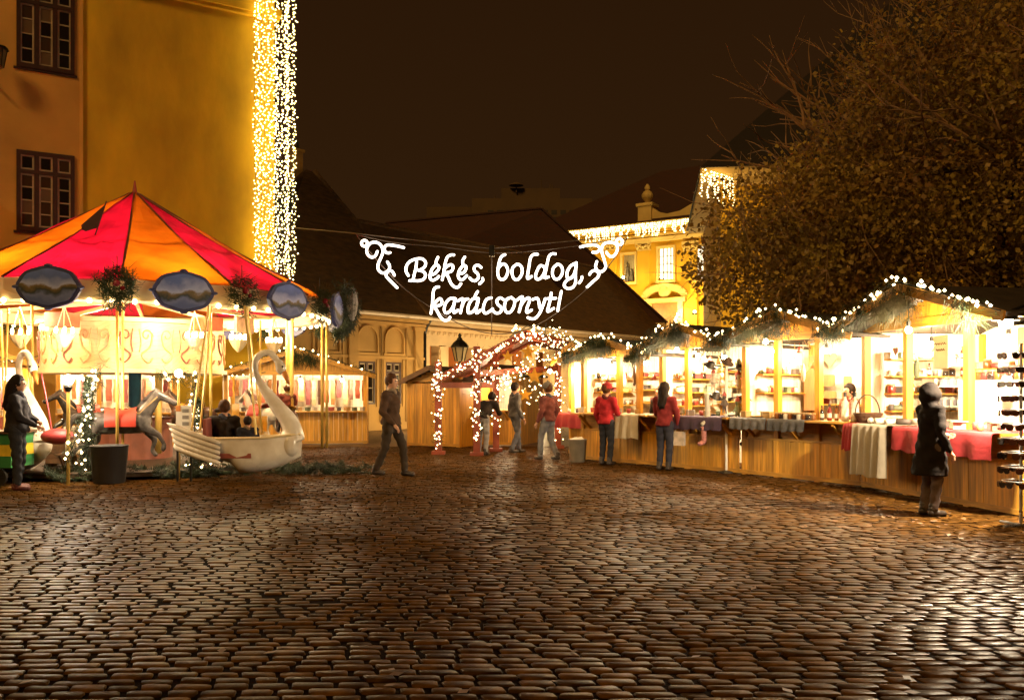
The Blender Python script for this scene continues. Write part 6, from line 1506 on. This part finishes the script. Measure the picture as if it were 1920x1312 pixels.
# ------------------------------------------------------------------ people in the square
person('person with long dark hair in a dark jacket standing by the striped cart', G(32, 918), 1.8, 1.78, ('blackblue', (.025, .022, .025)), ('blackjean', (.03, .03, .035)), 'dark', pose(el_l=(.2, -.12, 1.12), wr_l=(.05, -.28, 1.05), el_r=(-.22, -.10, 1.12), wr_r=(-.12, -.3, 1.0), an_l=(.16, .05, .08), an_r=(-.13, -.04, .08)), longhair=True, shoes=(.12, .03, .025))
person('person in a brown padded jacket walking past the carousel poles', G(733, 892), 1.2, 1.84, ('brown', (.07, .04, .025)), ('dkbrown', (.055, .04, .028)), 'brown', pose(kn_l=(.1, -.18, .52), an_l=(.1, -.22, .08), an_r=(-.1, .25, .10), kn_r=(-.1, .06, .5), wr_l=(.25, .08, .88), wr_r=(-.25, -.2, .9)))
person('person in black jacket and pale jeans leaning under the lit gate', G(905, 853), 2.6, 1.66, ('black', (.03, .022, .018)), ('palejean', (.30, .28, .27)), 'dark', pose(chest=(0, -.22, 1.22), neck=(0, -.36, 1.33), head=(0, -.46, 1.45), waist=(0, -.06, 1.06), sh_l=(.18, -.30, 1.30), sh_r=(-.18, -.30, 1.30), el_l=(.24, -.42, 1.05), el_r=(-.24, -.42, 1.05), wr_l=(.12, -.6, 1.02), wr_r=(-.12, -.6, 1.02)))
person('person in dull red jacket and light jeans strolling near small bright stall', G(1028, 862), -2.4, 1.7, ('dullred', (.16, .05, .04)), ('bluejean', (.22, .22, .24)), 'brown', pose(kn_l=(.1, -.14, .52), an_l=(.1, -.16, .08), an_r=(-.1, .2, .09)), hat=('greycap', (.15, .13, .11)))
person('person in grey coat walking beyond the lit gate posts', G(966, 849), 2.0, 1.72, ('greycoat', (.10, .09, .085)), ('bluejean2', (.12, .12, .14)), 'dark', pose(kn_l=(.1, -.12, .52), an_l=(.1, -.15, .08), an_r=(-.1, .15, .09)))
person('person in bright red jacket and red cap facing the linen stall', G(1137, 871), 2.45, 1.68, ('red', (.33, .02, .025)), ('blackjean', (.03, .03, .035)), 'brown', pose(el_r=(-.24, -.08, 1.12), wr_r=(-.16, -.3, 1.10)), hat=('redcap', (.4, .04, .04)), bag=None)
person('dark haired woman in red jumper with pale bag before puppet stall', G(1246, 881), 2.5, 1.70, ('redjumper', (.22, .03, .03)), ('navyjean', (.04, .04, .055)), 'dark', pose(el_l=(.24, -.1, 1.14), wr_l=(.15, -.32, 1.15), el_r=(-.25, -.06, 1.12), wr_r=(-.25, -.12, .9)), longhair=True, bag=('palebag', (.55, .45, .36), 'pale shoulder bag held by dark haired woman in red jumper'))
person('hooded woman in a long black coat at the red cloth stall', G(1745, 966), 1.75, 1.64, ('blackcoat', (.012, .009, .008)), ('greyleg', (.10, .07, .06)), 'dark', pose(el_l=(.24, -.06, 1.12), wr_l=(.15, -.28, 1.08)), coat=.42, hood=True)
person('seller in dark top behind the linen stall counter', on(S4, 1.62, .75, 0), S4.rotation_euler.z + .1, 1.62, ('black', (.03, .022, .018)), ('blackjean', (.03, .03, .035)), 'brown', pose(el_l=(.24, -.1, 1.14), wr_l=(.18, -.34, 1.1)))
person('seller in brown red jumper inside the bottle stall', on(S2, 1.52, 1.1, 0), S2.rotation_euler.z - .3, 1.66, ('rustjumper', (.2, .07, .04)), ('blackjean', (.03, .03, .035)), 'dark', pose(el_l=(.24, -.1, 1.14), wr_l=(.18, -.34, 1.1)))
